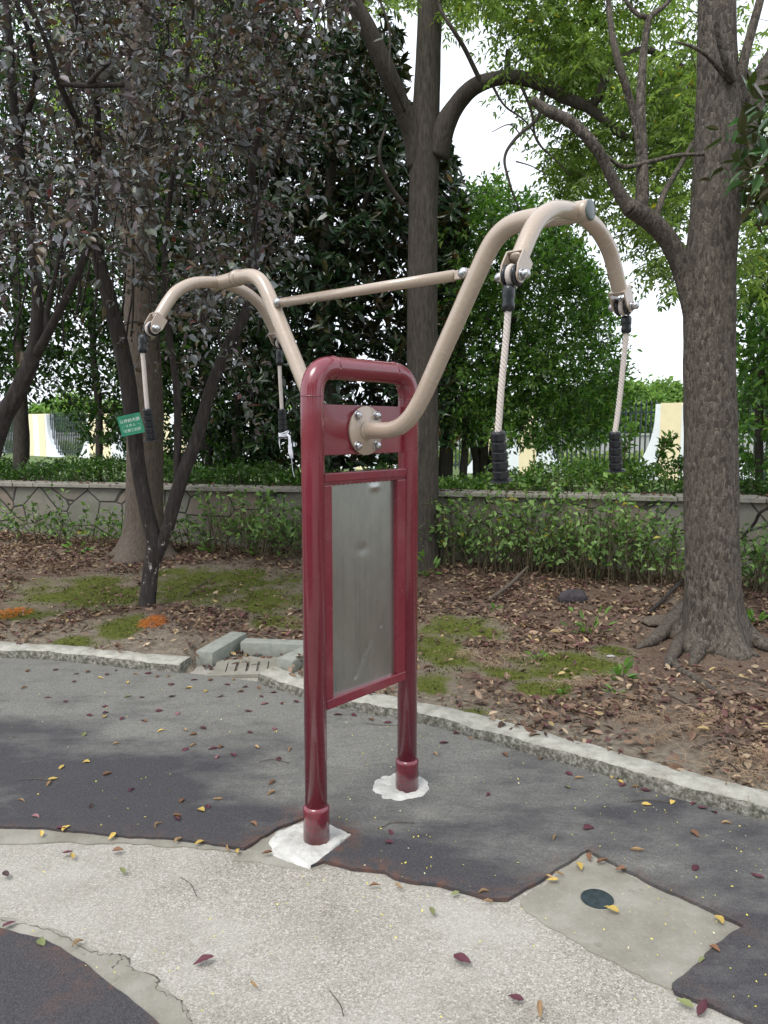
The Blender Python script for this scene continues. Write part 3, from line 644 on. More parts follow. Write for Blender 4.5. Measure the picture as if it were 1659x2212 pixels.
fb_ = G(868, 1712)[:2]; farp = [g2(866 + 66 * math.cos(t), 1706 + 33 * math.sin(t)) for t in np.linspace(0, 2 * np.pi, 18, endpoint=False)]
pad(fb_, densify(farp[::-1], .012, .008), 'rounded white mortar patch round the foot of the farther red post', .022)
print('machine done')
#@@PART2
# ------------------------------------------------------------------ leaves and branches
T8v = np.array([[0, 0, 0], [.34, 0, -.03], [.70, 0, -.07], [1, 0, -.16], [.26, .40, .07], [.62, .42, .03], [.26, -.40, .07], [.62, -.42, .03]])
T8f = np.array([[0, 1, 4], [1, 2, 5], [1, 5, 4], [2, 3, 5], [0, 6, 1], [1, 7, 2], [1, 6, 7], [2, 7, 3]])
T4v = np.array([[0, 0, 0], [.45, .5, .10], [1, 0, -.08], [.45, -.5, .10]]); T4f = np.array([[0, 2, 1], [0, 3, 2]])
def unit(a): a = np.asarray(a, float); return a / (np.linalg.norm(a, axis=-1, keepdims=True) + 1e-9)
def leafmesh(name, pos, dr, nr, ln, wd, col, tv=T8v, tf=T8f):
    pos, dr = np.asarray(pos), unit(dr); sd = unit(np.cross(nr, dr)); up = np.cross(dr, sd); n = len(pos); k = len(tv)
    ln = np.broadcast_to(ln, n)[:, None, None]; wd = np.broadcast_to(wd, n)[:, None, None]
    curl = (1 + .9 * rng.standard_normal((n, 1, 1)))
    V = pos[:, None] + dr[:, None] * tv[None, :, 0:1] * ln + sd[:, None] * tv[None, :, 1:2] * wd + up[:, None] * tv[None, :, 2:3] * ln * curl
    Fc = tf[None] + (np.arange(n) * k)[:, None, None]
    return mesh_np(name, V.reshape(-1, 3), Fc.reshape(-1, 3), False, np.repeat(np.asarray(col), k, 0))
def pick(cols, p, n, var=.22):
    c = np.array(cols)[rng.choice(len(cols), n, p=np.array(p) / sum(p))]; return np.clip(c * (1 + var * rng.standard_normal((n, 1))), .004, 1)
def inpoly(x, y, poly):
    c = np.zeros(len(x), bool); j = len(poly) - 1
    for i in range(len(poly)):
        xi, yi = poly[i]; xj, yj = poly[j]
        c ^= ((yi > y) != (yj > y)) & (x < (xj - xi) * (y - yi) / (yj - yi + 1e-9) + xi); j = i
    return c
def tips_in(poly, d0, d1, n, clump=0., cs=1.3, thr=-.1):
    """random twig ends in a wedge of space; clump>0 leaves gaps between clumps"""
    poly = np.array(poly, float); out = []
    while len(out) < n:
        x = rng.uniform(poly[:, 0].min(), poly[:, 0].max(), n * 3); y = rng.uniform(poly[:, 1].min(), poly[:, 1].max(), n * 3); x, y = x[inpoly(x, y, poly)], y[inpoly(x, y, poly)]
        D = rng.uniform(d0, d1, len(x)); p = np.stack([(x - 829.5) / F_, ct + (1106 - y) / F_ * st, -st + (1106 - y) / F_ * ct], 1); p = p * (D / p[:, 1])[:, None] + [0, 0, H_]
        if clump: p = p[vnoise(p * cs) + rng.random(len(p)) * (1 - clump) > thr]
        out += list(p)
        if len(p) == 0: break
    return np.array(out[:n])
def px_curve(pts, k=8):                 # [(px, py, D)] -> smooth world curve
    return catmull([P(*p) for p in pts], k)
def barkdisp(amp, fr=3., amp2=0.):
    def f(V, pts, th):
        c = np.asarray(pts)[:, None, :]; d = V - c; r = np.linalg.norm(d, axis=2, keepdims=True)
        n = fbm(V * [fr, fr, fr * .35], 3)[..., None]; m = fbm(V * [26, 26, 7], 2)[..., None] if amp2 else 0
        return c + d * (1 + amp * n + amp2 * m)
    return f
def limb(mb, pts, r, n=14, amp=.10, k=8, amp2=0.):
    q = px_curve(pts, k); rr = np.interp(np.linspace(0, len(pts) - 1, len(q)), range(len(pts)), r); q = q + .012 * np.stack([fbm(q * 2.2 + 5 * j, 2) for j in range(3)], 1)
    mb.tube(q, rr, n, disp=barkdisp(amp, 3., amp2)); return q, rr
def grow(mb, nodes, tips, r0=.010, r1=.0028, wob=.10, up=.3, maxr=99):
    """join each tip to the nearest bit of the skeleton, nearest tips first"""
    N = np.array(nodes); tips = np.asarray(tips); d = np.min(np.linalg.norm(tips[:, None] - N[None, ::2][:, :400], axis=2), 1); order = np.argsort(d); dirs = np.zeros((len(tips), 3)); N = list(N); A = np.array(N)
    for i in order:
        t = tips[i]; dd = np.linalg.norm(A - t, axis=1); j = int(np.argmin(dd)); a = A[j]; l = dd[j]
        m1 = a + (t - a) * .4 + np.array([0, 0, up * l * .3]) + wob * l * rng.standard_normal(3); q = catmull([a, m1, t], 3); dirs[i] = q[-1] - q[-2]
        rr = r0 * min(1, .35 + l * .7); mb.tube(q, np.linspace(rr, r1, len(q)), 4, cap=False); A = np.vstack([A, q[2:]])
    return unit(dirs)
def sprigs(tips, dirs, k, ls, ll, droop=0., spread=.9, planar=False):
    n = len(tips); t = np.tile(np.linspace(.05, 1, k), n); base = np.repeat(tips, k, 0); dd = np.repeat(dirs, k, 0); phi = rng.random(n * k) * 2 * np.pi
    a = unit(np.cross(dd, rng.standard_normal((n * k, 3)))); off = dd * (t[:, None] * ls * (.6 + .8 * rng.random((n * k, 1)))) + a * .012
    ld = unit(dd * (.25 + .6 * t[:, None]) + a * spread + np.array([0, 0, -droop]) + .25 * rng.standard_normal((n * k, 3)))
    nr = unit(np.array([0, 0, 1.]) + .75 * rng.standard_normal((n * k, 3)))
    return base + off, ld, nr, ll * (.6 + .7 * rng.random(n * k))
def treething(name, base, label, cat, group=None): return empty(name, base, label=label, cat=cat, group=group)
def put(o_loc, mesh_or_mb): return mesh_or_mb
def build_at(root, mb, name, mat, **k):
    o = mb.build(name, mat, root, **k); o.matrix_parent_inverse = Matrix.Translation(root.location).inverted(); return o
def link_at(root, me, name, mat, **k):
    o = link(name, me, mat, root, **k); o.matrix_parent_inverse = Matrix.Translation(root.location).inverted(); return o
def tips_subset(t, mb, nodes, **k): return grow(mb, nodes, t, **k)

# ---- the tree nearest on the right: scaly trunk, roots, leaning limbs
def right_tree():
    b = P(1545, 1392, 4.98); root = treething('roadside_tree', b, 'big scaly-barked tree with spreading roots at the right of the soil bed', 'tree')
    zb = float(soil_h(b[0], b[1])); tr = MB(); ax = [(1545, 1400, 4.98), (1543, 1340, 4.98), (1540, 1290, 4.98), (1538, 1200, 4.98), (1537, 1100, 4.98), (1536, 950, 4.98), (1533, 800, 4.98), (1534, 600, 4.98), (1545, 450, 4.99), (1551, 300, 5.0), (1550, 180, 5.0), (1548, 60, 5.0), (1549, -120, 5.0), (1555, -350, 5.05)]
    r = [.185, .180, .176, .170, .166, .163, .160, .155, .148, .140, .120, .112, .106, .09]
    q = px_curve(ax, 14); rr = np.interp(np.linspace(0, len(ax) - 1, len(q)), range(len(ax)), r)
    def dsp(V, pts, th):
        V = barkdisp(.035, 2.5, .018)(V, pts, th); c = np.asarray(pts)[:, None, :]; d = V - c; z = V[..., 2:3] - zb; ang = np.arctan2(d[..., 1:2], d[..., 0:1])
        lob = .5 + .5 * np.cos(5 * ang + .8) + .35 * np.cos(3 * ang - 1.); return c + d * (1 + .75 * np.exp(-np.maximum(z, 0) / .11) * (.35 + .8 * np.clip(lob, 0, 2)))
    tr.tube(q, rr, 56, disp=dsp)
    for pts, r in (([(1500, 1320), (1460, 1350), (1420, 1385), (1375, 1402)], [.075, .062, .045, .012]), ([(1515, 1330), (1500, 1365), (1470, 1395), (1448, 1430), (1436, 1445)], [.06, .05, .042, .036, .015]),
                   ([(1528, 1345), (1520, 1385), (1505, 1420), (1490, 1440)], [.055, .045, .040, .018]), ([(1580, 1350), (1610, 1380), (1645, 1400), (1690, 1412)], [.08, .06, .045, .015]), ([(1560, 1370), (1590, 1400), (1640, 1420)], [.06, .04, .01]),
                   ([(1450, 1425), (1475, 1455), (1520, 1478), (1556, 1502)], [.028, .022, .018, .006])):
        w_ = [on_soil(*p) for p in pts]; qq = catmull(w_, 8); h = np.interp(np.linspace(0, 1, len(qq)), np.linspace(0, 1, len(r)), r); qq[:, 2] = soil_h(qq[:, 0], qq[:, 1]) + h * .25 + np.linspace(.05, 0, len(qq)) * (h[0] > .05)
        tr.tube(qq, h, 12, disp=barkdisp(.15, 8, .05))
    nodes = []
    def lb(pts, r, n=16, **k): q, _ = limb(tr, pts, r, n, **k); nodes.extend(q[::2]); return q
    lb([(1505, 700, 4.98), (1475, 590, 4.95), (1440, 515, 4.9), (1400, 475, 4.85), (1362, 452, 4.8)], [.085, .066, .056, .055, .052], 20, amp2=.03)
    lb([(1366, 455, 4.8), (1345, 430, 4.8), (1312, 362, 4.75), (1280, 308, 4.7), (1235, 262, 4.7), (1190, 238, 4.7), (1148, 212, 4.7)], [.05, .040, .034, .033, .034, .034, .022], 14)
    lb([(1385, 470, 4.83), (1386, 390, 4.85), (1385, 300, 4.9), (1386, 180, 4.95), (1394, 100, 5), (1402, 36, 5)], [.040, .036, .032, .028, .024, .022])
    lb([(1383, 345, 4.87), (1368, 240, 4.85), (1342, 140, 4.8), (1322, 60, 4.8), (1306, -60, 4.8)], [.022, .022, .021, .018, .012], 10)
    lb([(1402, 40, 5), (1370, 28, 5), (1335, -20, 5)], [.02, .014, .01], 8); lb([(1400, 40, 5), (1440, 8, 5.1), (1480, -50, 5.2)], [.02, .014, .01], 8)
    lb([(1415, 480, 4.85), (1432, 420, 4.9), (1462, 368, 5.1), (1505, 300, 5.3), (1560, 240, 5.6)], [.02, .018, .016, .014, .01], 8)
    lb([(1300, 330, 4.75), (1345, 362, 4.8), (1400, 352, 4.85), (1460, 340, 4.9), (1520, 338, 4.9)], [.008, .014, .013, .012, .010], 8)
    lb([(1585, 300, 5), (1598, 220, 4.95), (1612, 130, 4.9), (1645, -20, 4.9)], [.04, .036, .03, .022], 12)
    lb([(1575, 420, 5), (1600, 320, 5.02), (1628, 225, 5.05), (1680, 120, 5.1), (1760, -20, 5.2)], [.09, .085, .078, .065, .05], 18, amp2=.02)
    lb([(1588, 175, 4.86), (1572, 130, 4.8), (1556, 80, 4.76), (1548, 50, 4.74)], [.026, .022, .019, .017], 10)
    lb([(1590, 190, 4.9), (1540, 130, 4.8), (1500, 105, 4.75), (1460, 92, 4.7)], [.014, .012, .010, .006], 8)
    lb([(1600, 260, 4.95), (1640, 320, 4.8), (1690, 380, 4.7)], [.014, .010, .008], 8)
    build_at(root, tr, 'trunk', M['bark_scaly'])
    return root, nodes
rt_root, rt_nodes = right_tree()

# ---- the tree in the middle, with its arching limb
def centre_tree():
    b = P(913, 1245, 7.3); root = treething('roadside_tree', b, 'tall grey tree behind the red frame with one limb arching over to the right', 'tree'); tr = MB()
    ax = [(912, 1260, 7.3), (912, 1225, 7.3), (913, 1150, 7.3), (914, 1000, 7.3), (912, 850, 7.3), (912, 700, 7.3), (914, 500, 7.3), (915, 400, 7.3), (917, 300, 7.3), (922, 200, 7.3), (926, 100, 7.3), (929, 0, 7.3), (933, -200, 7.3), (940, -500, 7.3)]
    r = [.20, .165, .146, .142, .142, .143, .138, .136, .140, .118, .112, .11, .10, .08]
    q = px_curve(ax, 12); tr.tube(q, np.interp(np.linspace(0, len(ax) - 1, len(q)), range(len(ax)), r), 40, disp=barkdisp(.06, 2.5, .015)); nodes = list(q[60::4])
    def lb(pts, r, n=16, **k): q, _ = limb(tr, pts, r, n, **k); nodes.extend(q[::2])
    lb([(905, 360, 7.3), (890, 285, 7.25), (865, 220, 7.15), (835, 145, 7.0), (795, 65, 6.9), (752, -15, 6.8), (700, -130, 6.6)], [.10, .085, .080, .076, .072, .066, .05], 20, amp2=.015)
    lb([(940, 335, 7.3), (958, 275, 7.25), (985, 228, 7.2), (1020, 190, 7.1), (1060, 172, 7.0), (1110, 166, 6.9), (1165, 178, 6.85), (1215, 205, 6.8), (1262, 225, 6.75), (1282, 235, 6.75)], [.12, .098, .080, .070, .065, .063, .057, .050, .044, .038], 22, amp2=.015)
    lb([(1275, 232, 6.75), (1298, 200, 6.7), (1315, 155, 6.7), (1350, 122, 6.7), (1395, 104, 6.7), (1440, 122, 6.8), (1510, 165, 7.0)], [.04, .038, .036, .033, .028, .022, .014], 12)
    lb([(1270, 228, 6.75), (1310, 260, 6.7), (1345, 290, 6.65), (1372, 296, 6.6)], [.042, .034, .030, .02], 12)
    lb([(1096, 172, 6.9), (1096, 140, 6.9), (1098, 108, 6.9)], [.034, .030, .026], 12)
    lb([(1040, 178, 7), (1010, 120, 6.9), (980, 70, 6.8), (950, 20, 6.8), (930, -40, 6.8)], [.02, .018, .016, .014, .012], 8)
    lb([(1175, 190, 6.8), (1165, 250, 6.7), (1112, 300, 6.6), (1088, 345, 6.6), (1102, 400, 6.6), (1130, 470, 6.7)], [.018, .016, .014, .011, .009, .005], 8)
    lb([(1120, 170, 6.9), (1150, 240, 6.8), (1160, 300, 6.8), (1200, 345, 6.8), (1235, 380, 6.8)], [.016, .013, .010, .008, .005], 8)
    lb([(1060, 178, 7), (1090, 230, 6.9), (1140, 265, 6.9), (1180, 330, 6.9)], [.014, .010, .008, .005], 6)
    lb([(1112, 350, 6.6), (1150, 360, 6.6), (1185, 378, 6.6)], [.007, .005, .003], 5); lb([(1125, 295, 6.6), (1100, 270, 6.6), (1060, 285, 6.7)], [.006, .005, .003], 5)
    lb([(870, 440, 7.25), (835, 390, 7.1), (820, 330, 7.0), (835, 270, 7.0)], [.024, .020, .016, .012], 8)
    lb([(875, 240, 7.1), (845, 160, 6.8), (840, 60, 6.8), (800, -40, 6.8)], [.012, .010, .010, .008], 6)
    build_at(root, tr, 'trunk', M['bark_grey']); return root, nodes
ct_root, ct_nodes = centre_tree()

# ---- bright pinnate leaves of those two trees
def pinnate(tips, per, L0=.22, nl=6, ll=.070, lw=.022):
    n = len(tips) * per; base = np.repeat(tips, per, 0) + .05 * rng.standard_normal((n, 3)); az = rng.random(n) * 2 * np.pi; el = rng.normal(-.15, .35, n)
    d = np.stack([np.cos(az) * np.cos(el), np.sin(az) * np.cos(el), np.sin(el)], 1); side = unit(np.cross(d, [0, 0, 1.])); up = np.cross(side, d); roll = rng.normal(0, .5, n)[:, None]; side2 = side * np.cos(roll) + up * np.sin(roll); up2 = np.cross(side2, d)
    Ls = L0 * (.7 + .6 * rng.random(n)); pos, ld, nr = [], [], []
    for k in range(nl):
        t = (k + 1) / nl; c = base + d * (Ls * t)[:, None] + np.array([0, 0, -1.]) * (Ls * .35 * t * t)[:, None]
        for s in (-1, 1): pos.append(c); ld.append(unit(d * .55 + side2 * s + np.array([0, 0, -.30 - .3 * t]) + .12 * rng.standard_normal((n, 3)))); nr.append(unit(up2 + .25 * rng.standard_normal((n, 3))))
    c = base + d * Ls[:, None] + np.array([0, 0, -1.]) * (Ls * .35)[:, None]; pos.append(c); ld.append(unit(d + np.array([0, 0, -.5]))); nr.append(up2)
    pos, ld, nr = np.concatenate(pos), np.concatenate(ld), np.concatenate(nr); m = len(pos); return pos, ld, nr, ll * (.7 + .5 * rng.random(m)), lw * (.8 + .4 * rng.random(m))
ASH = [(.17, .235, .085), (.12, .175, .062), (.23, .30, .12), (.32, .26, .07)]
def ash_crown(root, nodes, regs):
    mb = MB(); allt = []
    for poly, d0, d1, n, cl in regs: allt.append(tips_in(poly, d0, d1, n, cl, 1.7, .32))
    t = np.vstack(allt); grow(mb, nodes, t, .007, .0022, .12, .2); build_at(root, mb, 'twigs', M['bark_grey'])
    pos, ld, nr, ln, wd = pinnate(t, 3); link_at(root, leafmesh('crown', pos, ld, nr, ln, wd, pick(ASH, [5, 4, 2, .12], len(pos)), T4v, T4f), 'crown', M['leaf_ash'])
ash_crown(ct_root, ct_nodes, [([(1020, -250), (1330, -250), (1330, 60), (1320, 180), (1250, 190), (1190, 110), (1080, 100), (1030, 30)], 6.3, 9.5, 320, .5), ([(1090, 90), (1290, 100), (1300, 250), (1270, 420), (1190, 330), (1080, 220)], 6.3, 9, 100, .5),
                              ([(930, -250), (1050, -250), (1050, 30), (950, 60)], 6.8, 9, 50, .5), ([(640, -200), (930, -200), (900, 30), (800, 60), (650, 20)], 7, 10, 110, .4), ([(1180, 330), (1330, 330), (1330, 480), (1230, 470)], 7, 9.5, 70, .4), ([(1230, 180), (1340, 180), (1350, 330), (1250, 330)], 6.5, 9, 30, .3)])
ash_crown(rt_root, rt_nodes, [([(1300, -250), (1520, -250), (1520, 330), (1420, 330), (1320, 150)], 5.6, 9, 260, .45), ([(1400, 130), (1515, 130), (1500, 480), (1440, 420), (1380, 330)], 5.8, 9, 110, .3), ([(1290, 430), (1480, 420), (1475, 640), (1400, 590), (1330, 520)], 5.6, 8, 60, .4), ([(1585, -200), (1900, -200), (1900, 500), (1660, 480), (1600, 300)], 5.6, 8.5, 200, .35), ([(1585, 330), (1680, 330), (1660, 640), (1595, 600)], 6, 8.5, 36, .35), ([(1310, 300), (1400, 300), (1410, 430), (1330, 420)], 5.5, 8, 24, .2)])

# ---- big brown trunk at the left with a flared foot
def big_left():
    b = P(312, 1212, 7.65); root = treething('broad_tree', b, 'broad pale brown trunk with a flared foot standing behind the forked tree', 'tree'); tr = MB(); zb = float(soil_h(b[0], b[1]))
    ax = [(312, 1225, 7.65), (312, 1190, 7.65), (312, 1150, 7.65), (313, 1100, 7.65), (314, 1000, 7.65), (313, 850, 7.65), (306, 700, 7.65), (302, 550, 7.65), (300, 400, 7.65), (300, 200, 7.65), (302, 0, 7.65), (300, -300, 7.65)]
    r = [.23, .21, .19, .18, .175, .170, .160, .150, .145, .13, .12, .10]; q = px_curve(ax, 12)
    def dsp(V, pts, th):
        V = barkdisp(.05, 2, .015)(V, pts, th); c = np.asarray(pts)[:, None, :]; d = V - c; z = V[..., 2:3] - zb; a = np.arctan2(d[..., 1:2], d[..., 0:1]); return c + d * (1 + .85 * np.exp(-np.maximum(z, 0) / .15) * (.7 + .3 * np.cos(4 * a + 1)))
    tr.tube(q, np.interp(np.linspace(0, len(ax) - 1, len(q)), range(len(ax)), r), 40, disp=dsp); nodes = list(q[70::4])
    for pts, r in (([(305, 560, 7.65), (240, 440, 7.7), (215, 250, 7.8), (180, 0, 7.9)], [.06, .05, .045, .03]), ([(305, 480, 7.6), (350, 330, 7.6), (400, 160, 7.7), (430, -50, 7.7)], [.05, .045, .04, .03])): qq, _ = limb(tr, pts, r); nodes += list(qq[::2])
    build_at(root, tr, 'trunk', M['bark_big'])
    t = tips_in([(80, -250), (560, -250), (560, 260), (420, 420), (150, 400)], 7.6, 10, 130, .4, 1.2, .0); mb = MB(); grow(mb, nodes, t, .009, .003); build_at(root, mb, 'twigs', M['bark_big'])
    pos, ld, nr, ln, wd = pinnate(t, 3); link_at(root, leafmesh('crown', pos, ld, nr, ln, wd, pick(ASH, [5, 4, 2, .1], len(pos)), T4v, T4f), 'crown', M['leaf_ash'])
big_left()

# ---- purple-leaved plums
PL = [(.115, .088, .095), (.135, .150, .148), (.085, .098, .070), (.21, .22, .24), (.17, .055, .05), (.095, .070, .036)]  # pale bluish greys put the sky sheen into the leaf colour
def plum(label, base, limbs, regs, k=11, mat='bark_dark'):
    b = P(*base); root = treething('plum_tree', b, label, 'tree', 'purple-leaved plum trees'); tr = MB(); nodes = []
    for pts, r in limbs: q, _ = limb(tr, pts, [a_ * .86 for a_ in r], 18, amp=.12, amp2=.03); nodes += list(q[::2])
    build_at(root, tr, 'trunk', M[mat]); mb = MB(); ts, ds = [], []
    for q_ in range(16 if len(limbs) < 5 else 8):
        x_ = rng.uniform(120, 560) if len(limbs) < 5 else rng.uniform(20, 200); D_ = rng.uniform(5.4, 6.6); y_ = rng.uniform(620, 760); limb(mb, [(x_, y_, D_), (x_ + rng.normal(0, 14), y_ - 140, D_), (x_ + rng.normal(0, 25), y_ - 300, D_), (x_ + rng.normal(0, 40), y_ - rng.uniform(380, 560), D_)], [.009, .007, .005, .003], 5)
    t = np.vstack([tips_in(poly, d0, d1, n, cl, 1.7, thr) for poly, d0, d1, n, cl, thr in regs]); nn = [p for p in nodes if p[2] > 1.9]; d = grow(mb, nn, t, .011, .0026, .13, .1); build_at(root, mb, 'twigs', M['bark_dark'])
    pos, ld, nr, ln = sprigs(t, d, k, .24, .051, .02); nr = unit(nr + [0, -.45, .55])
    ln = ln * np.clip(np.exp(rng.normal(0, .22, len(ln))), .5, 1.5); link_at(root, leafmesh('crown', pos, ld, nr, ln, ln * rng.uniform(.45, .75, len(ln)), pick(PL, [3.5, 5, 5, 3, .22, 4], len(pos), .25)), 'crown', M['leaf_plum'])
plum('forked dark plum tree painted with white blotches, orange fibre at its foot', (320, 1318, 5.92), [
    ([(320, 1330, 5.92), (322, 1290, 5.92), (328, 1230, 5.92), (334, 1180, 5.92), (318, 1110, 5.92), (302, 1020, 5.93), (288, 900, 5.95), (268, 780, 5.98), (238, 660, 6.0), (212, 540, 6.0), (196, 420, 5.9), (212, 280, 5.7), (190, 120, 5.5), (140, -60, 5.3)], [.085, .074, .070, .074, .070, .068, .068, .066, .064, .052, .04, .034, .03, .02]),
    ([(330, 1235, 5.92), (350, 1175, 5.92), (372, 1100, 5.92), (400, 1015, 5.93), (432, 930, 5.95), (468, 810, 5.98), (500, 730, 6.0), (532, 670, 6.05), (546, 590, 6.1), (556, 480, 6.1), (545, 370, 6.0), (570, 240, 5.9), (600, 80, 5.8)], [.05, .062, .064, .066, .056, .050, .048, .044, .040, .034, .030, .024, .015]),
    ([(385, 1060, 5.93), (383, 980, 5.93), (387, 880, 5.9), (380, 800, 5.9), (362, 700, 5.85), (356, 560, 5.8), (370, 400, 5.7), (400, 200, 5.6), (420, 0, 5.5)], [.036, .034, .033, .030, .028, .024, .02, .016, .012]),
    ([(556, 440, 6.1), (600, 340, 6.0), (640, 230, 5.8), (690, 120, 5.6)], [.022, .018, .014, .008])],
    [([(150, -250), (800, -250), (740, 40), (680, 200), (600, 330), (400, 330), (150, 330)], 4.6, 7.2, 1080, .55, -.02), ([(230, 280), (740, 250), (650, 480), (560, 680), (420, 700), (260, 620)], 4.6, 7.2, 300, .4, .0), ([(200, 600), (560, 620), (560, 900), (430, 860), (300, 800)], 5.3, 7, 45, .4, .0)])
plum('leaning dark plum tree at the left edge of the soil bed', (-70, 1330, 5.3), [
    ([(-90, 1330, 5.3), (-60, 1150, 5.3), (-5, 930, 5.3), (38, 850, 5.3), (72, 770, 5.3), (84, 660, 5.3), (76, 560, 5.25), (58, 430, 5.2), (40, 300, 5.1), (20, 120, 5.0), (0, -60, 5)], [.09, .08, .07, .066, .062, .048, .042, .036, .03, .025, .02]),
    ([(70, 775, 5.3), (120, 690, 5.2), (165, 600, 5.1), (200, 500, 5.0), (215, 380, 4.9)], [.04, .034, .028, .022, .014]), ([(40, 845, 5.3), (95, 740, 5.4), (110, 640, 5.5), (160, 430, 5.6)], [.03, .026, .022, .014]),
    ([(40, 300, 5.1), (75, 180, 4.9), (60, 70, 4.7), (20, -20, 4.6)], [.022, .022, .018, .012]), ([(200, 330, 5), (150, 230, 4.7), (125, 175, 4.6), (95, 90, 4.5), (50, -10, 4.4)], [.020, .022, .020, .018, .015]),
    ([(128, 180, 4.6), (190, 185, 4.6), (270, 182, 4.6)], [.016, .018, .016]), ([(190, 184, 4.6), (215, 155, 4.55), (238, 135, 4.5)], [.016, .014, .012]), ([(0, 300, 4.8), (40, 360, 4.8), (110, 440, 4.9)], [.018, .014, .010])],
    [([(-350, -250), (260, -250), (240, 200), (200, 420), (-350, 420)], 4.3, 6.6, 520, .55, -.02), ([(-350, 380), (300, 340), (300, 450), (180, 560), (-350, 600)], 3.9, 6.2, 210, .35, -.1), ([(-300, 600), (180, 560), (130, 700), (-300, 740)], 4.6, 6.2, 40, .4, .0)])

# ---- evergreens behind the wall
MG = [(.016, .038, .014), (.024, .054, .022), (.042, .074, .026), (.060, .056, .020)]  # deep leaf green, set low to carry the blocked light under the canopy
def rosettes(tips, dirs, k=8, ll=.15):
    n = len(tips); dd = np.repeat(unit(dirs + [0, -.3, .5]), k, 0); base = np.repeat(tips, k, 0); a = unit(np.cross(dd, rng.standard_normal((n * k, 3)))); ld = unit(dd * rng.uniform(.1, .8, (n * k, 1)) + a)
    nr = unit(dd * 1. - a * .5 + .2 * rng.standard_normal((n * k, 3))); return base - dd * rng.uniform(0, .06, (n * k, 1)), ld, nr, ll * (.6 + .6 * rng.random(n * k))
def evergreen(name, label, base, limbs, regs, cols, pw, kind, mat, k=8, ll=.16, wr=.36, cat='tree', group=None, bark='bark_grey', r0=.012, step=1):
    b = np.array(P(*base)); root = treething(name, b, label, cat, group); tr = MB(); nodes = []
    for pts, r in limbs: q, _ = limb(tr, pts, r, 12, amp=.08); nodes += list(q[::2])
    build_at(root, tr, 'trunk', M[bark]); t = np.vstack([tips_in(poly, d0, d1, n, cl, cs, thr) for poly, d0, d1, n, cl, cs, thr in regs]); mb = MB(); d = grow(mb, nodes, t, r0, .003, .1, .1); build_at(root, mb, 'branches', M[bark])
    if kind == 'rosette': pos, ld, nr, ln = rosettes(t, d, k, ll)
    else: pos, ld, nr, ln = sprigs(t, d, k, ll * 2.2, ll, .1)
    link_at(root, leafmesh('crown', pos, ld, nr, ln, ln * wr, pick(cols, pw, len(pos)), T8v if ll > .1 else T4v, T8f if ll > .1 else T4f), 'crown', M[mat])
evergreen('magnolia_tree', 'dark glossy magnolia left of the tall grey trunk, behind the wall', (720, 1040, 9.6), [([(715, 1050, 9.6), (712, 850, 9.6), (700, 650, 9.6), (712, 400, 9.6), (720, 150, 9.6), (700, -50, 9.6)], [.12, .10, .09, .07, .05, .02]), ([(705, 700, 9.6), (640, 560, 9.5), (600, 400, 9.5)], [.05, .04, .02]), ([(710, 600, 9.6), (780, 460, 9.5), (830, 300, 9.4)], [.05, .04, .02])],
    [([(540, 100), (860, 60), (880, 250), (900, 500), (900, 1010), (540, 1010)], 8.9, 11.8, 2700, .5, 1.6, -.35), ([(560, -150), (860, -150), (860, 60), (560, 100)], 9, 10.6, 90, .4, 1.6, -.1)], MG, [4, 4, 2, .5], 'rosette', 'leaf_magnolia')
evergreen('magnolia_tree', 'dark glossy magnolia just right of the tall grey trunk, bronze tips against the sky', (968, 1045, 9.8), [([(962, 1050, 9.8), (965, 850, 9.8), (950, 650, 9.8), (940, 480, 9.8), (930, 330, 9.8)], [.09, .08, .06, .05, .02]), ([(1000, 1050, 9.7), (1005, 900, 9.7), (985, 700, 9.7)], [.05, .04, .02])],
    [([(900, 300), (960, 300), (1000, 400), (1012, 470), (1000, 600), (985, 760), (975, 960), (900, 960)], 9, 11.2, 640, .3, 1.6, -.2), ([(930, 300), (985, 330), (1015, 440), (980, 560)], 9, 9.6, 26, 0, 1, 0)], MG + [(.13, .085, .03)], [4, 4, 2, 1, 1.2], 'rosette', 'leaf_magnolia')
OS = [(.062, .135, .032), (.11, .21, .048), (.18, .30, .070), (.24, .33, .08)]
evergreen('osmanthus_tree', 'dense rounded small-leaved evergreen beyond the wall under the right arm', (1060, 1045, 10.0), [([(1040, 1050, 10), (1050, 900, 10), (1090, 760, 10), (1130, 600, 10), (1140, 480, 10)], [.07, .06, .05, .04, .015]), ([(1040, 1040, 10), (1010, 900, 10), (1000, 720, 10)], [.05, .04, .02]), ([(1062, 1050, 10), (1075, 930, 10), (1180, 800, 10), (1260, 740, 10)], [.05, .045, .035, .015]), ([(1030, 1050, 9.9), (1020, 950, 9.9), (980, 850, 9.8)], [.04, .03, .02])],
    [([(955, 470), (1010, 420), (1075, 395), (1120, 430), (1180, 450), (1235, 520), (1290, 600), (1318, 650), (1330, 740), (1352, 820), (1335, 900), (1290, 950), (1200, 965), (1130, 960), (1060, 920), (990, 960), (960, 900)], 9.0, 11.4, 3000, .6, 2.0, -.12)], OS, [4, 5, 3, 1], 'sprig', 'leaf_bush', k=13, ll=.078, wr=.42)
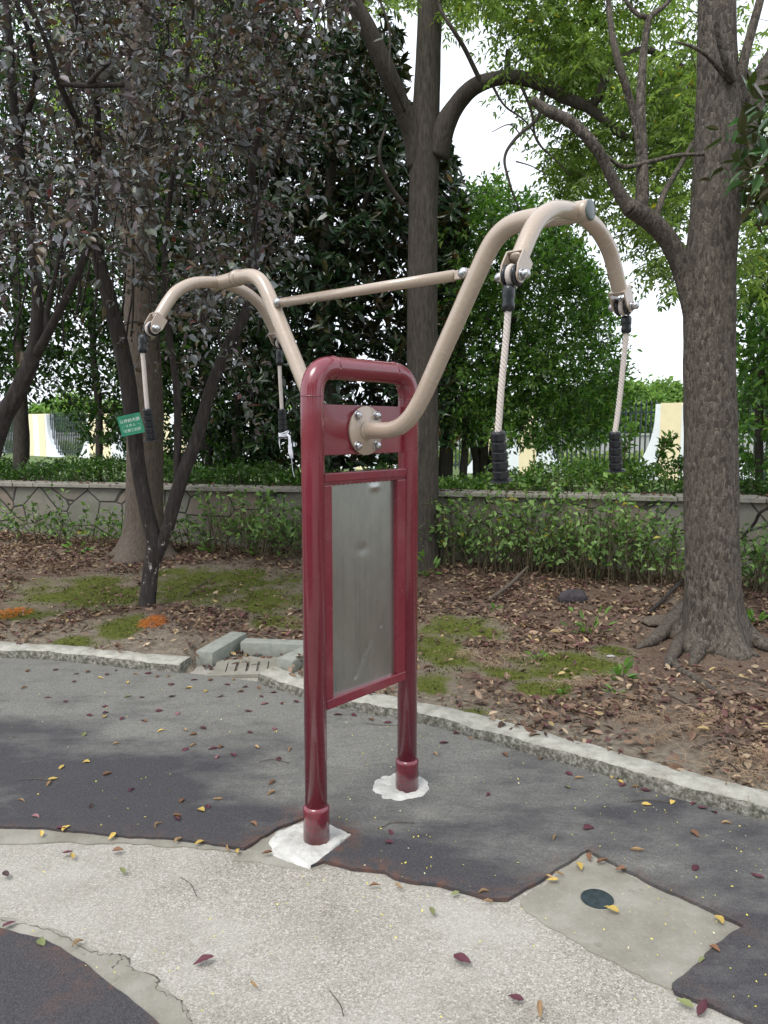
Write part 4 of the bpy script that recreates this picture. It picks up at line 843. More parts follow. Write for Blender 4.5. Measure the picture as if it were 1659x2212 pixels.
evergreen('osmanthus_tree', 'dark leafy evergreen behind the wall between the forked tree and the magnolia', (450, 1035, 9.8), [([(450, 1050, 9.8), (445, 850, 9.8), (420, 600, 9.8), (400, 300, 9.8)], [.08, .07, .05, .02]), ([(520, 1050, 9.6), (510, 900, 9.6), (520, 720, 9.6)], [.07, .05, .03])],
    [([(340, 560), (560, 560), (600, 700), (600, 1005), (340, 1005), (400, 880), (350, 800)], 9.2, 11.5, 1300, .5, 1.5, -.25), ([(330, -100), (600, -100), (600, 560), (330, 560)], 9.4, 12, 1800, .5, 1.5, -.2)], [(.020, .046, .012), (.030, .068, .016), (.05, .10, .022), (.07, .12, .03)], [5, 3, 1, .3], 'sprig', 'leaf_bush', k=12, ll=.098, wr=.42)
evergreen('osmanthus_tree', 'dark leafy evergreen behind the wall at the far left, fence showing beneath it', (200, 1035, 10), [([(215, 1050, 10), (210, 850, 10), (190, 600, 10), (160, 300, 10)], [.05, .045, .04, .02]), ([(45, 1050, 9.9), (45, 900, 9.9), (42, 780, 9.9), (30, 500, 9.9)], [.10, .09, .07, .04])],
    [([(-250, 560), (350, 560), (350, 900), (280, 960), (180, 960), (150, 870), (90, 850), (-250, 850)], 9.2, 11.5, 1400, .5, 1.5, -.15), ([(-250, -50), (330, -50), (330, 560), (-250, 560)], 9.6, 12, 1800, .5, 1.4, -.2)], [(.022, .050, .012), (.034, .078, .017), (.06, .12, .025), (.10, .15, .03)], [5, 4, 1, .5], 'sprig', 'leaf_bush', k=12, ll=.098, wr=.42)
evergreen('osmanthus_tree', 'dark evergreen shrub-tree partly hidden behind the big scaly trunk at the right edge', (1640, 1060, 8.2), [([(1640, 1070, 8.2), (1640, 900, 8.2), (1650, 700, 8.2), (1670, 540, 8.2)], [.05, .04, .03, .015]), ([(1760, 1100, 8.2), (1740, 800, 8.2), (1720, 560, 8.2)], [.05, .04, .02])],
    [([(1620, 560), (1700, 520), (2000, 500), (2000, 1000), (1600, 1000), (1605, 760)], 7.2, 9.6, 1300, .4, 1.4, -.25), ([(1590, 200), (1700, 150), (2000, 100), (2000, 520), (1600, 560)], 7.6, 9.6, 260, .4, 1.4, -.1)], OS, [5, 4, 1, .4], 'sprig', 'leaf_bush', k=12, ll=.10, wr=.42)
evergreen('camphor_tree', 'overhanging branch of dark drooping leaves at the right edge beside the scaly trunk', (2050, 1250, 4.6), [([(2050, 1300, 4.6), (2000, 900, 4.6), (1900, 500, 4.5), (1780, 330, 4.4), (1690, 300, 4.3)], [.1, .09, .06, .03, .012]), ([(1900, 500, 4.5), (1790, 430, 4.4), (1700, 400, 4.3)], [.03, .02, .01])],
    [([(1640, 250), (1850, 180), (1900, 460), (1700, 450), (1615, 400), (1625, 330)], 4.1, 4.9, 110, 0, 1, 0)], [(.035, .085, .022), (.05, .11, .03)], [1, 1], 'sprig', 'leaf_magnolia', k=7, ll=.11, wr=.42)

# ---- clipped hedges on top of the wall
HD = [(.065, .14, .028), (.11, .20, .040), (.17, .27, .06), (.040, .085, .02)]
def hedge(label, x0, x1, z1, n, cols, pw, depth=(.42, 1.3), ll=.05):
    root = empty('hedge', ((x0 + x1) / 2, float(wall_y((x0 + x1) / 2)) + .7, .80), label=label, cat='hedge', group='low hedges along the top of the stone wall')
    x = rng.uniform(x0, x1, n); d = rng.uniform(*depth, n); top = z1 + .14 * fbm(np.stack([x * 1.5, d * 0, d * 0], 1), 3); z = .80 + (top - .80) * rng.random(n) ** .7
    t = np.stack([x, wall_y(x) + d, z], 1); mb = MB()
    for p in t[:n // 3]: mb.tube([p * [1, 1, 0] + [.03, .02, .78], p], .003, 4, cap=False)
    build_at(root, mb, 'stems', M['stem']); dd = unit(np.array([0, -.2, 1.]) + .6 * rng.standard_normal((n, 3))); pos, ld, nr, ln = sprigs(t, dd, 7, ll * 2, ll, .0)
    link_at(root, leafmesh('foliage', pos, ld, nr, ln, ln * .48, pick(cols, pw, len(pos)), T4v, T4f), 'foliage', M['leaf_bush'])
hedge('shaded dark hedge along the wall top left of the tall grey trunk', -6.5, .22, .96, 2100, HD, [3, 1, .2, 4])  # shade on this stretch is put into a darker leaf mix
hedge('sunlit green hedge along the wall top between the two tall trunks', .55, 2.85, .95, 950, HD, [3, 4, 3, .6])  # mix leans to pale greens, so the brighter light is in the colour
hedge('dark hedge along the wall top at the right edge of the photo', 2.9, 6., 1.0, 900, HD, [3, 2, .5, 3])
for px, pyb, hh, lab in ((1075, 1040, .55, 'tall leggy weed rising from the hedge beside the osmanthus stems'), (1345, 1010, .42, 'bright sprig standing above the hedge below the far right grip'), (1415, 1020, .38, 'bright sprig standing above the hedge in front of the yellow pillar')):
    b = P(px, pyb, 7.9); root = empty('weed', b, label=lab, cat='plant'); mb = MB(); tt, dd = [], []
    for k in range(5):
        a = rng.random() * 6.28; q = catmull([b, b + [.05 * math.cos(a), .05 * math.sin(a), hh * .5], b + [.14 * math.cos(a), .10 * math.sin(a), hh * (.7 + .3 * rng.random())]], 5); mb.tube(q, .004, 5); tt += list(q[3:]); dd += [q[-1] - q[-2]] * len(q[3:])
    build_at(root, mb, 'stems', M['stem']); pos, ld, nr, ln = sprigs(np.array(tt), unit(np.array(dd)), 3, .05, .075, .0); link_at(root, leafmesh('foliage', pos, ld, nr, ln, ln * .4, pick([(.09, .19, .03), (.13, .24, .05)], [1, 1], len(pos)), T4v, T4f), 'foliage', M['leaf_under'])

# ---- saplings and weeds at the foot of the wall
UN = [(.12, .21, .065), (.18, .29, .09), (.25, .37, .13), (.06, .105, .035), (.40, .34, .08)]
def sapling(px, D_off, hh, ns, wd, label, dens=1., pw=(4, 5, 3, 2, .15), group='leggy bushes at the foot of the stone wall'):
    x = (px - 829.5) / F_ * 7.4
    for _ in range(4): y = float(wall_y(x)) - D_off; x = (px - 829.5) / F_ * y
    z = float(soil_h(x, y)); hh *= rng.uniform(.48, .80); ns = int(ns * rng.uniform(.42, .85)); root = empty('bush', (x, y, z), label=label, cat='bush', group=group); mb = MB(); tt, dd = [], []
    for k in range(ns):
        bx, by = x + rng.normal(0, wd * .40), y + rng.normal(0, .10); h = hh * rng.uniform(.35, 1.12); lx, ly = rng.normal(0, .16), rng.normal(-.03, .08)
        q = catmull([(bx, by, z - .02), (bx + lx * .35, by + ly * .3, z + h * .5), (bx + lx, by + ly, z + h)], 6); mb.tube(q, np.linspace(.0065, .0028, len(q)), 5, cap=False)
        for j in range(3, len(q)):
            if rng.random() < .26 * dens:
                a = rng.random() * 6.28; e = q[j] + np.array([math.cos(a) * .09, math.sin(a) * .07, .03 + .05 * rng.random()]); mb.tube([q[j], e], .0022, 4, cap=False); tt.append(e); dd.append(e - q[j])
        tt.append(q[-1]); dd.append(q[-1] - q[-2])
    build_at(root, mb, 'stems', M['stem']); pos, ld, nr, ln = sprigs(np.array(tt), unit(np.array(dd)), 4, .11, .062, .30); link_at(root, leafmesh('foliage', pos, ld, nr, ln, ln * .55, pick(UN, pw, len(pos)), T4v, T4f), 'foliage', M['leaf_under'])
LEFTB = [(20, .45, .50, 14), (75, .45, .55, 16), (135, .40, .60, 18), (190, .40, .55, 16), (245, .5, .45, 14)]
for i, (px, do, h, ns) in enumerate(LEFTB): sapling(px, do, h, ns, .5, ['dark low bush at the left edge under the stone wall', 'second low bush from the left edge under the wall', 'third low bush from the left edge, in front of the wall', 'fourth low bush from the left edge, nearer the broad trunk', 'low bush just left of the broad flared trunk'][i], .8, (5, 3, 1, 4, .1))
MIDB = [(405, .35, .55, 12), (455, .35, .70, 20), (505, .35, .78, 24), (555, .4, .80, 28), (605, .4, .82, 28), (645, .4, .75, 22)]
for i, (px, do, h, ns) in enumerate(MIDB): sapling(px, do, h * 1.1, ns, .40, ['sparse bush just right of the leaning fork of the plum', 'green bush second right of the forked plum', 'upright green bush midway between forked plum and red post', 'dense green bush before the wall, third from the red post', 'dense green bush second from the left side of the red post', 'dense green bush touching the left side of the red post'][i], 1., (4, 5, 3, 2, .1))
RB = [(960, .3, .72, 18), (1000, .3, .85, 24), (1050, .35, .9, 28), (1100, .4, .9, 30), (1150, .4, .88, 28), (1205, .35, .92, 28), (1255, .4, .95, 32), (1300, .4, 1.0, 34), (1350, .5, .95, 32), (1400, .5, .92, 30), (1450, .5, .85, 26)]
for i, (px, do, h, ns) in enumerate(RB): sapling(px, do, h * 1.22, ns, .38, 'leggy green bush before the wall, number %s rightwards from the tall grey trunk' % ['one', 'two', 'three', 'four', 'five', 'six', 'seven', 'eight', 'nine', 'ten', 'eleven'][i], 1., (4, 5, 4, 2, .35))
for i, (px, do, h, ns) in enumerate([(1620, .5, .8, 26), (1680, .6, .85, 26)]): sapling(px, do, h, ns, .45, ['dark bush just right of the big scaly trunk', 'dark bush cut by the right edge of the photo'][i], .9, (5, 3, 1, 4, .1))
def weed(px, py, hh, n, ll, label, cols=((.10, .21, .035), (.15, .28, .06))):
    b = on_soil(px, py); root = empty('weed', b, label=label, cat='weed', group='small green weeds on the soil bed'); a = rng.random(n) * 6.28; el = rng.uniform(.2, 1.2, n); d = np.stack([np.cos(a) * np.cos(el), np.sin(a) * np.cos(el), np.sin(el)], 1)
    base = b + d * hh * rng.uniform(.1, .8, (n, 1)); mb = MB()
    for q, dd in zip(base, d): mb.tube([b, q], .002, 4, cap=False)
    build_at(root, mb, 'stems', M['stem']); link_at(root, leafmesh('leaf_cluster', base, d, unit(rng.standard_normal((n, 3)) * .4 + [0, -.2, 1]), ll * rng.uniform(.7, 1.2, n), ll * .42, pick(list(cols), [1, 1], n)), 'leaf_cluster', M['leaf_under'])
weed(925, 1245, .30, 16, .085, 'heart-leaved sprout at the foot of the tall grey trunk'); weed(918, 1210, .26, 12, .08, 'upper heart-leaved sprout against the tall grey trunk')
weed(1275, 1372, .34, 20, .07, 'upright leafy weed in front of the leggy bushes'); weed(1342, 1470, .11, 13, .075, 'bright rosette weed near the middle of the right bed'); weed(1160, 1425, .07, 10, .05, 'small weed between two moss patches')
weed(1218, 1500, .05, 8, .04, 'tiny weed below the large moss patch'); weed(170, 1195, .15, 16, .07, 'green weed in the litter by the wall at left'); weed(240, 1165, .2, 18, .07, 'green weed beside the flared trunk'); weed(455, 1195, .15, 18, .075, 'bright weed right of the forked plum'); weed(545, 1200, .14, 16, .07, 'bright weed in the litter left of the red post')
weed(1630, 1350, .12, 18, .07, 'ferny weed right of the scaly trunk'); weed(1070, 1320, .06, 9, .05, 'small weed at the edge of the brown litter'); weed(1330, 1500, .05, 7, .045, 'low weed sprig in the dry grass')

# ---- leaf litter, dry grass, moss crumbs on the soil bed
def litter(n, name='leaf_litter'):
    x = rng.uniform(-5.2, 4.2, n * 3); y = rng.uniform(2.2, 9.2, n * 3); k = (y > kerb_y(x) + .10) & (y < wall_y(x) - .05); x, y = x[k], y[k]; m = moss_at(x, y); d = y - kerb_y(x)
    p = 1.8 * np.clip(.20 + .8 * smooth(.3, 1.3, d), 0, 1) * (1 - .93 * np.clip(m * 2.2, 0, 1)) * np.clip(.62 + .9 * fbm(np.stack([x * 2.2, y * 2.2, x * 0], 1), 3), .12, 1); p = p * np.where(np.hypot((x - 2.12) / .62, (y - 4.9) / .42) < 1, .12, 1); k = rng.random(len(x)) < p; x, y = x[k][:n], y[k][:n]; n = len(x)
    dr = np.maximum(np.abs(x - DR[0]) / .30, np.abs(y - DR[1] - .02) / .30) < 1
    z = soil_h(x, y) + rng.uniform(.003, .026, n); z[dr] = .012; a = rng.random(n) * 6.28; ld = np.stack([np.cos(a), np.sin(a), rng.normal(.05, .30, n)], 1); ln = rng.uniform(.022, .058, n) * rng.choice([1, 1, 1.25], n)
    cols = pick([(.165, .105, .072), (.24, .165, .115), (.085, .052, .042), (.36, .27, .18), (.135, .062, .058), (.42, .31, .15)], [5, 5, 3, 2.2, 2, .5], n, .25)
    link(name, leafmesh(name, np.stack([x, y, z], 1), ld, unit(np.array([0, 0, 1.]) + .45 * rng.standard_normal((n, 3))), ln, ln * .5, cols), M['leaf_dry'], kind='stuff', label='brown and purple fallen leaves covering the soil bed', cat='leaf litter')
litter(36000)
def moss_tufts():
    n = 60000; x = rng.uniform(-3.6, 2.2, n); y = rng.uniform(2.6, 7.4, n); m = moss_at(x, y); f = vnoise(np.stack([x * 14, y * 14, x * 0], 1)); k = (y > kerb_y(x) + .12) & (rng.random(n) < m * 1.6 * np.clip(.5 + f, 0, 1)); x, y = x[k], y[k]; n = len(x)
    d = unit(np.array([0, 0, 1.]) + .8 * rng.standard_normal((n, 3))); link('moss', leafmesh('moss', np.stack([x, y, soil_h(x, y) - .002], 1), d, unit(rng.standard_normal((n, 3))), rng.uniform(.010, .022, n), rng.uniform(.006, .012, n), pick([(.045, .060, .010), (.10, .125, .022), (.19, .21, .05)], [2, 3, 1], n), T4v, T4f), M['leaf_dry'], kind='stuff', label='low green moss growing in patches on the soil bed', cat='moss')
moss_tufts()
def litter_top():
    n = 420; x = rng.uniform(-5, 4, n); y = wall_y(x) + rng.uniform(-.03, .28, n); ln = rng.uniform(.03, .06, n); a = rng.random(n) * 6.28
    link('leaf_litter', leafmesh('coping_litter', np.stack([x, y, np.full(n, .872)], 1), np.stack([np.cos(a), np.sin(a), rng.normal(.15, .25, n)], 1), unit(np.array([0, 0, 1.]) + .4 * rng.standard_normal((n, 3))), ln, ln * .45, pick([(.105, .055, .038), (.16, .092, .06), (.055, .026, .024)], [1, 1, 1], n)), M['leaf_dry'], kind='stuff', label='dry leaves lying along the wall coping', cat='leaf litter')
litter_top()
def tufts(spots, name, mat, hh, label, cat, n=62, cols=None, spread=.12, th=.0011):
    mb = MB()
    for px, py, s in spots:
        b = on_soil(px, py)
        for k in range(int(n * s)):
            a = rng.random() * 6.28; r = spread * s * abs(rng.normal(0, .6)); c = b + [1.5 * r * math.cos(a), r * math.sin(a), 0]; c[2] = float(soil_h(c[0], c[1])); a2 = rng.random() * 6.28; l = hh * rng.uniform(.4, 1.1)
            mb.tube([c, c + [l * .35 * math.cos(a2), l * .35 * math.sin(a2), l * .4], c + [l * .9 * math.cos(a2 + .4), l * .9 * math.sin(a2 + .4), l * rng.uniform(.1, .6)]], th, 3, cap=False)
    return mb.build(name, mat, kind='stuff', label=label, cat=cat)
tufts([(920, 1336, .8), (1010, 1418, 1), (1104, 1422, 1.2), (1160, 1407, 1), (1264, 1484, 1), (1528, 1552, 1.6), (1377, 1557, 1), (1250, 1484, .8), (1604, 1680, 1.6), (1500, 1580, 1), (1640, 1640, 1.4), (1560, 1640, .8), (1420, 1600, .7), (440, 1345, .6), (1060, 1440, .7), (1330, 1530, .8), (640, 1350, .7)], 'dry_grass', M['straw'], .085, 'withered straw-coloured grass tufts on the soil bed', 'dry grass')
def orange(px, py, w_, h_, label):
    b = on_soil(px, py); mb = MB()
    for k in range(260):
        a = rng.random() * 6.28; r = w_ * math.sqrt(rng.random()); c = b + [r * math.cos(a), r * 1.5 * math.sin(a), h_ * max(0, 1 - (r / w_) ** 2) * rng.random()]; a2 = rng.random() * 6.28; l = rng.uniform(.02, .05)
        mb.tube([c, c + [l * .5 * math.cos(a2), l * .5 * math.sin(a2), rng.uniform(-.004, .014)], c + [l * math.cos(a2 + 1), l * math.sin(a2 + 1), rng.uniform(-.006, .008)]], .0013, 3, cap=False)
    mb.build('orange_fibre', M['orange'], label=label, cat='fibre heap', kind=None, group='orange fibre heaps under the plum trees')
orange(333, 1345, .095, .05, 'bright orange heap of fibre at the foot of the forked plum'); orange(22, 1328, .14, .03, 'faded orange fibre spread at the left edge')

# ---- stick, rocks, small debris
def stick(pts, r, label, mat='bark_big', lift=.0):
    mb = MB(); q = catmull(pts, 6); mb.tube(q, np.interp(np.linspace(0, 1, len(q)), np.linspace(0, 1, len(r)), r), 8, disp=barkdisp(.2, 12)); return mb.build('fallen_branch', M[mat], label=label, cat='branch', group='fallen branches on the soil bed')
a, b_ = on_soil(1055, 1302), on_soil(1140, 1262); stick([a + [0, 0, .02], (a + b_) / 2 + [0, 0, .07], b_ + [0, 0, .16]], [.012, .018, .010], 'thick pale stick leaning out of the leggy bushes')
a, b_ = on_soil(1400, 1330), on_soil(1480, 1268); stick([a + [0, 0, .02], (a + b_) / 2 + [0, 0, .05], b_ + [0, 0, .09]], [.014, .016, .012], 'dark stick lying behind the scaly trunk', 'bark_dark')
a, b_ = on_soil(1600, 1250), on_soil(1668, 1180); stick([P(1600, 1165, 6.3), P(1630, 1130, 6.2), P(1645, 1105, 6.1), P(1690, 1085, 6.)], [.008, .014, .014, .01], 'bare dark bent twig at the right edge', 'bark_dark')
for pts, lab in (([(560, 1375), (590, 1382), (620, 1396)], 'thin twig above the drain blocks'), ([(405, 1290), (440, 1262), (470, 1240)], 'thin twig right of the forked plum'), ([(1420, 1490), (1500, 1530), (1580, 1545)], 'thin long twig in the right-hand litter'), ([(1560, 1460), (1610, 1470), (1655, 1480)], 'twig beside the scaly trunk roots'), ([(1500, 1620), (1560, 1600), (1620, 1625)], 'curved twig near the kerb at right')):
    stick([on_soil(*p) + [0, 0, .012] for p in pts], [.005, .006, .003], lab)
def rock(px, py, sx, sy, sz, mat, label, rzz=.2, name='rock'):
    b = on_soil(px, py); bm = bmesh.new(); bmesh.ops.create_icosphere(bm, subdivisions=3, radius=1); V = np.array([v.co[:] for v in bm.verts]); V = V * (1 + .28 * fbm(V * 1.2 + 3, 2)[:, None]); V = np.sign(V) * np.abs(V) ** .75 * [sx, sy, sz]
    for v, c in zip(bm.verts, V): v.co = c
    me = bpy.data.meshes.new(name); bm.to_mesh(me); bm.free(); o = link(name, me, mat, loc=b + [0, 0, sz * .5], label=label, cat='rock'); o.rotation_euler = (0, 0, rzz)
rock(1240, 1300, .12, .05, .06, M['rock'], 'flat purplish-grey rock standing at the foot of the leggy bushes'); rock(1430, 1345, .15, .10, .025, M['bark_big'], 'flat brown slab in the litter left of the scaly trunk', .3)
rock(1320, 1418, .028, .014, .005, M['greywall'], 'small white stone chip left of the tree roots', .1, 'stone_chip')

# ---- the tree tag
def sign():
    c = P(283, 917, 5.72); root = empty('tree_tag', c, label='green tag with white Chinese writing hung on the forked plum', cat='sign'); root.rotation_euler = (R(90), 0, 0)
    W_, Hh = .172, .150; mb = MB(); sk = Matrix(((1, -.04, 0), (0, 1, 0), (0, 0, 1))); mb.box((0, 0, 0), (W_, Hh, .002), sk); pl = mb.build('plate', M['signgreen'], root); root.rotation_euler = (R(88), R(-12), R(4)); root.rotation_mode = 'XYZ'
    def text(s, x, y, size, sp=1.):
        cu = bpy.data.curves.new('lettering', 'FONT'); cu.body = s; cu.size = size; cu.align_x = 'CENTER'; cu.align_y = 'CENTER'; cu.extrude = .0002; cu.offset = size * .008; cu.space_character = sp
        o = bpy.data.objects.new('lettering', cu); COL.objects.link(o); dg = bpy.context.evaluated_depsgraph_get(); me = bpy.data.meshes.new_from_object(o.evaluated_get(dg)); bpy.data.objects.remove(o)
        n = link('lettering', me, M['signwhite'], pl); n.location = (x, y, .0016)
    text('认养树木牌', -.002, .030, .030, 1.); text('认养人', -.004, -.006, .022, 1.35); text('红菱三支部', .002, -.042, .024, 1.)
    ln = MB()
    for x0, y0, x1, y1 in ((-.066, -.004, -.048, -.004), (-.066, -.004, -.066, -.042), (-.066, -.042, -.056, -.042), (.048, -.004, .066, -.004), (.066, -.004, .066, -.042), (.066, -.042, .060, -.042)):
        ln.box(((x0 + x1) / 2, (y0 + y1) / 2, .0014), (max(abs(x1 - x0), .0012), max(abs(y1 - y0), .0012), .0008))
    ln.build('bracket_lines', M['signwhite'], pl)
    wr = MB(); wr.tube([(-.045, .055, .003), (-.02, .052, .004), (.01, .055, .004), (.035, .062, .003)], .0012, 6); wr.tube([(-.045, .055, .003), (-.03, .06, -.06)], .001, 5); wr.tube([(.035, .062, .003), (.05, .07, -.06)], .001, 5); wr.build('wire', M['wire'], root)
sign()

# ---- fallen leaves on the paving, each where the photo has it
CL = {'p': ('dark purple', (.095, .032, .045)), 'k': ('pinkish', (.24, .12, .13)), 't': ('curled tan', (.40, .27, .15)), 'y': ('yellow', (.50, .36, .10)), 'b': ('brown', (.18, .095, .055)), 'g': ('green', (.19, .21, .09)), 'd': ('blackish', (.055, .035, .035))}
LV = """53,1487,b 103,1508,p 140,1516,p 161,1473,p 165,1457,d 217,1465,y 232,1458,p 275,1475,y 292,1458,t 320,1455,p 365,1462,t 408,1487,y 443,1494,y 307,1507,p 275,1506,g 370,1479,p 372,1505,d 477,1505,p 226,1527,p 228,1541,p 226,1549,y 262,1553,p 344,1536,p 385,1542,k 310,1559,b 193,1546,p 180,1588,g
348,1580,y 400,1579,t 438,1575,p 417,1587,b 537,1537,p 572,1521,k 610,1520,p 593,1576,k 540,1583,p 250,1608,t 417,1611,t 400,1620,p 460,1618,p 476,1615,b 555,1615,t 628,1621,t 469,1636,k 504,1632,p 604,1641,p5 133,1658,y5 186,1648,y 232,1673,b 114,1683,y5 105,1694,t 284,1707,p 45,1731,t 196,1742,d 393,1731,b 471,1727,t 587,1715,t5 588,1692,b 435,1751,y5
448,1744,p 383,1763,b 385,1769,p5 76,1766,k 344,1784,t 547,1782,b 132,1789,p5 144,1791,y 88,1802,y 241,1807,y 156,1850,y5 255,1838,b 145,1843,p 15,1888,d5 20,1997,p 169,2040,t5 440,2076,p9 550,2128,t5 384,1817,t5 430,1821,y5 491,1834,t 515,1840,y 577,1843,b 265,1881,g 810,1914,b 94,2035,g
959,1605,p 940,1630,t 838,1562,p 987,1584,p 1017,1597,t 1140,1621,p 1161,1629,p 1168,1640,b 1251,1682,t 1321,1678,y5 1340,1691,y 1345,1697,p 1372,1702,t5 1395,1708,p 1397,1738,y 1450,1734,y 1498,1737,p 1518,1746,p 1544,1755,p 1569,1780,t 1501,1803,b5 1272,1791,p5 1198,1811,t5 1377,1837,t6 1501,1877,p5 1637,1892,p6 1052,1717,p
843,1799,p 842,1822,p 1277,1852,b5 1302,1862,b5 1250,1872,y5 1208,1890,t 1186,1896,t 1194,1901,y 1341,1878,b 1322,1966,y5 1045,1930,t 1054,1949,t 984,1930,g 934,1969,g5 862,1915,t 1554,1988,y5 1544,2051,b5 1516,2075,g 999,2073,p9 1168,2184,t8 1114,2157,p5 1480,2169,g6 1517,2178,p9 1226,1701,g 565,1505,p 590,1497,p 520,1495,b 490,1480,p 455,1470,b 640,1516,p 668,1540,p 705,1532,b 730,1545,p 800,1556,b 1090,1632,b 1230,1672,p 765,1545,p 505,1470,t 530,1484,p 560,1487,b 420,1470,p 340,1462,b 250,1449,p 190,1452,b 120,1448,p 60,1450,b 590,1485,p 616,1492,t 575,1480,p""".split()
SHP = {}
def leaf_shape(kind):
    n = 9; t = np.linspace(0, 1, n); w_ = .30 * np.sin(np.pi * t ** .8) ** .9 if kind != 't' else .20 * np.sin(np.pi * t) ** .8; cu = {'t': 1.5, 'b': .9, 'y': .55}.get(kind, .28)
    rows = []
    for i in range(n):
        z = .12 * math.sin(3 * t[i]) + .03 * rng.random()
        for s in (-1, -.5, 0, .5, 1): ang = s * cu; rows.append((t[i], w_[i] * (math.sin(ang) / cu if cu else s) , z * .6 + w_[i] * (1 - math.cos(ang)) / cu * 1.3 + .02 * abs(s)))
    V = np.array(rows); i = np.arange(n * 5).reshape(n, 5); Fc = np.stack([i[:-1, :-1], i[1:, :-1], i[1:, 1:], i[:-1, 1:]], -1).reshape(-1, 4).tolist(); return V, Fc
def region(px, py):
    x, y = px, py
    if py < 1560 and px < 420: return 'by the left length of kerb'
    if py < 1520 and px < 720: return 'near the drain blocks'
    if px > 700 and G(px, py)[1] > kerb_y(G(px, py)[0]) - .22: return 'along the right length of kerb'
    if px < 640: return 'on dark surfacing left of the posts' if py < 1795 + px * .05 else 'on the pale concrete at lower left'
    if py > 2060: return 'on pale concrete near the bottom edge'
    if py > 1845 and 1150 < px < 1610: return 'near the round metal cap'
    return 'on dark surfacing right of the near post' if py < 1900 else 'on the pale concrete below the red posts'
LEAFN = {}
for it in LV:
    px, py, k = it.split(','); px, py = int(px), int(py); s = int(k[1]) if len(k) > 1 else 4; k = k[0]; p = G(px, py, .014); nm, c = CL[k]
    V, Fc = leaf_shape(k); V[:, 1] *= rng.uniform(.6, 1.05); V[:, 1] += rng.normal(0, .10) * np.sin(V[:, 0] * 3.1); V[:, 2] += rng.uniform(0, .18) * (V[:, 0] - .5) ** 2 + .018 * rng.standard_normal(len(V)); ln = (.015 + .0054 * s) * rng.uniform(.9, 1.15) * (1.15 if s == 4 and p[1] > 3 else 1); V = (V - [.5, 0, 0]) * ln; me = bpy.data.meshes.new('fallen_leaf'); me.from_pydata(V.tolist(), [], Fc); me.polygons.foreach_set('use_smooth', [True] * len(Fc))
    cc = np.ones((len(V), 4), np.float32); cc[:, :3] = np.clip(np.array(c) * rng.uniform(.75, 1.25), 0, 1); me.color_attributes.new('Col', 'FLOAT_COLOR', 'POINT').data.foreach_set('color', cc.ravel())
    size = 'large ' if s >= 8 else ''
    o = link('fallen_leaf', me, M['leaf_dry'], loc=p + [0, 0, .0005], label='tbd', cat='leaf', group='fallen leaves on the paving'); o.rotation_euler = (rng.normal(0, .12), rng.normal(0, .12), rng.random() * 6.28); LEAFN.setdefault((size + nm, region(px, py)), []).append((px, o))
ORD = ['first', 'second', 'third', 'fourth', 'fifth', 'sixth', 'seventh', 'eighth', 'ninth', 'tenth', 'eleventh', 'twelfth', 'thirteenth', 'fourteenth', 'fifteenth', 'sixteenth']
for (nm, rg), ls in LEAFN.items():
    ls.sort(key=lambda a: a[0])
    for i, (_, o) in enumerate(ls): o['label'] = ('%s fallen leaf %s' % (nm, rg)) if len(ls) == 1 else ('%s %s leaf from the left %s' % (ORD[min(i, 15)], nm, rg))
# tiny yellow blossoms and crumbs
def specks():
    n = 620; x = rng.uniform(-2.6, 1.9, n * 6); y = rng.uniform(1.1, 4.8, n * 6); w_ = np.where(x > -.1, 1., .45) * np.exp(-((x - .45) / 1.5) ** 2) + .12; k = (y < kerb_y(x) - .02) & (rng.random(n * 6) < w_ * np.clip(.6 + 1.1 * fbm(np.stack([x * 2, y * 2, x * 0], 1), 2), .1, 1)); x, y = x[k][:n], y[k][:n]; n = len(x)
    a = rng.random(n) * 6.28; ln = rng.uniform(.004, .009, n); cols = pick([(.62, .56, .12), (.7, .68, .45), (.55, .50, .10)], [4, 1, 2], n, .15)
    link('fallen_blossom', leafmesh('fallen_blossom', np.stack([x, y, np.full(n, .0175)], 1), np.stack([np.cos(a), np.sin(a), rng.normal(.1, .3, n)], 1), unit(np.array([0, 0, 1.]) + .5 * rng.standard_normal((n, 3))), ln, ln * .8, cols), M['leaf_dry'], kind='stuff', label='tiny yellow blossom scattered over the paving', cat='blossom')
specks()
for pts, lab in (([(790, 1562), (830, 1566), (865, 1566)], 'thin dark twig beside the farther post'), ([(816, 1790), (850, 1776), (895, 1777)], 'pale bent twig right of the near post'), ([(40, 1684), (75, 1682), (112, 1685)], 'pale straw stalk at left on the dark surfacing'), ([(1356, 1731), (1400, 1727), (1445, 1733)], 'thin twig by the right kerb'), ([(712, 2140 - 0), (735, 2170), (742, 2195)], 'thin curled tendril on the concrete'), ([(390, 1895), (412, 1910), (424, 1935)], 'fine root fibre on the pale concrete'), ([(560, 1885 - 240), (590, 1640), (625, 1648)], 'short twig left of the near post')):
    mb = MB(); mb.tube(catmull([G(x, y, .019) for x, y in pts], 6), .0016, 5); mb.build('twig', M['bark_big'], label=lab, cat='twig', group='thin twigs lying on the paving')

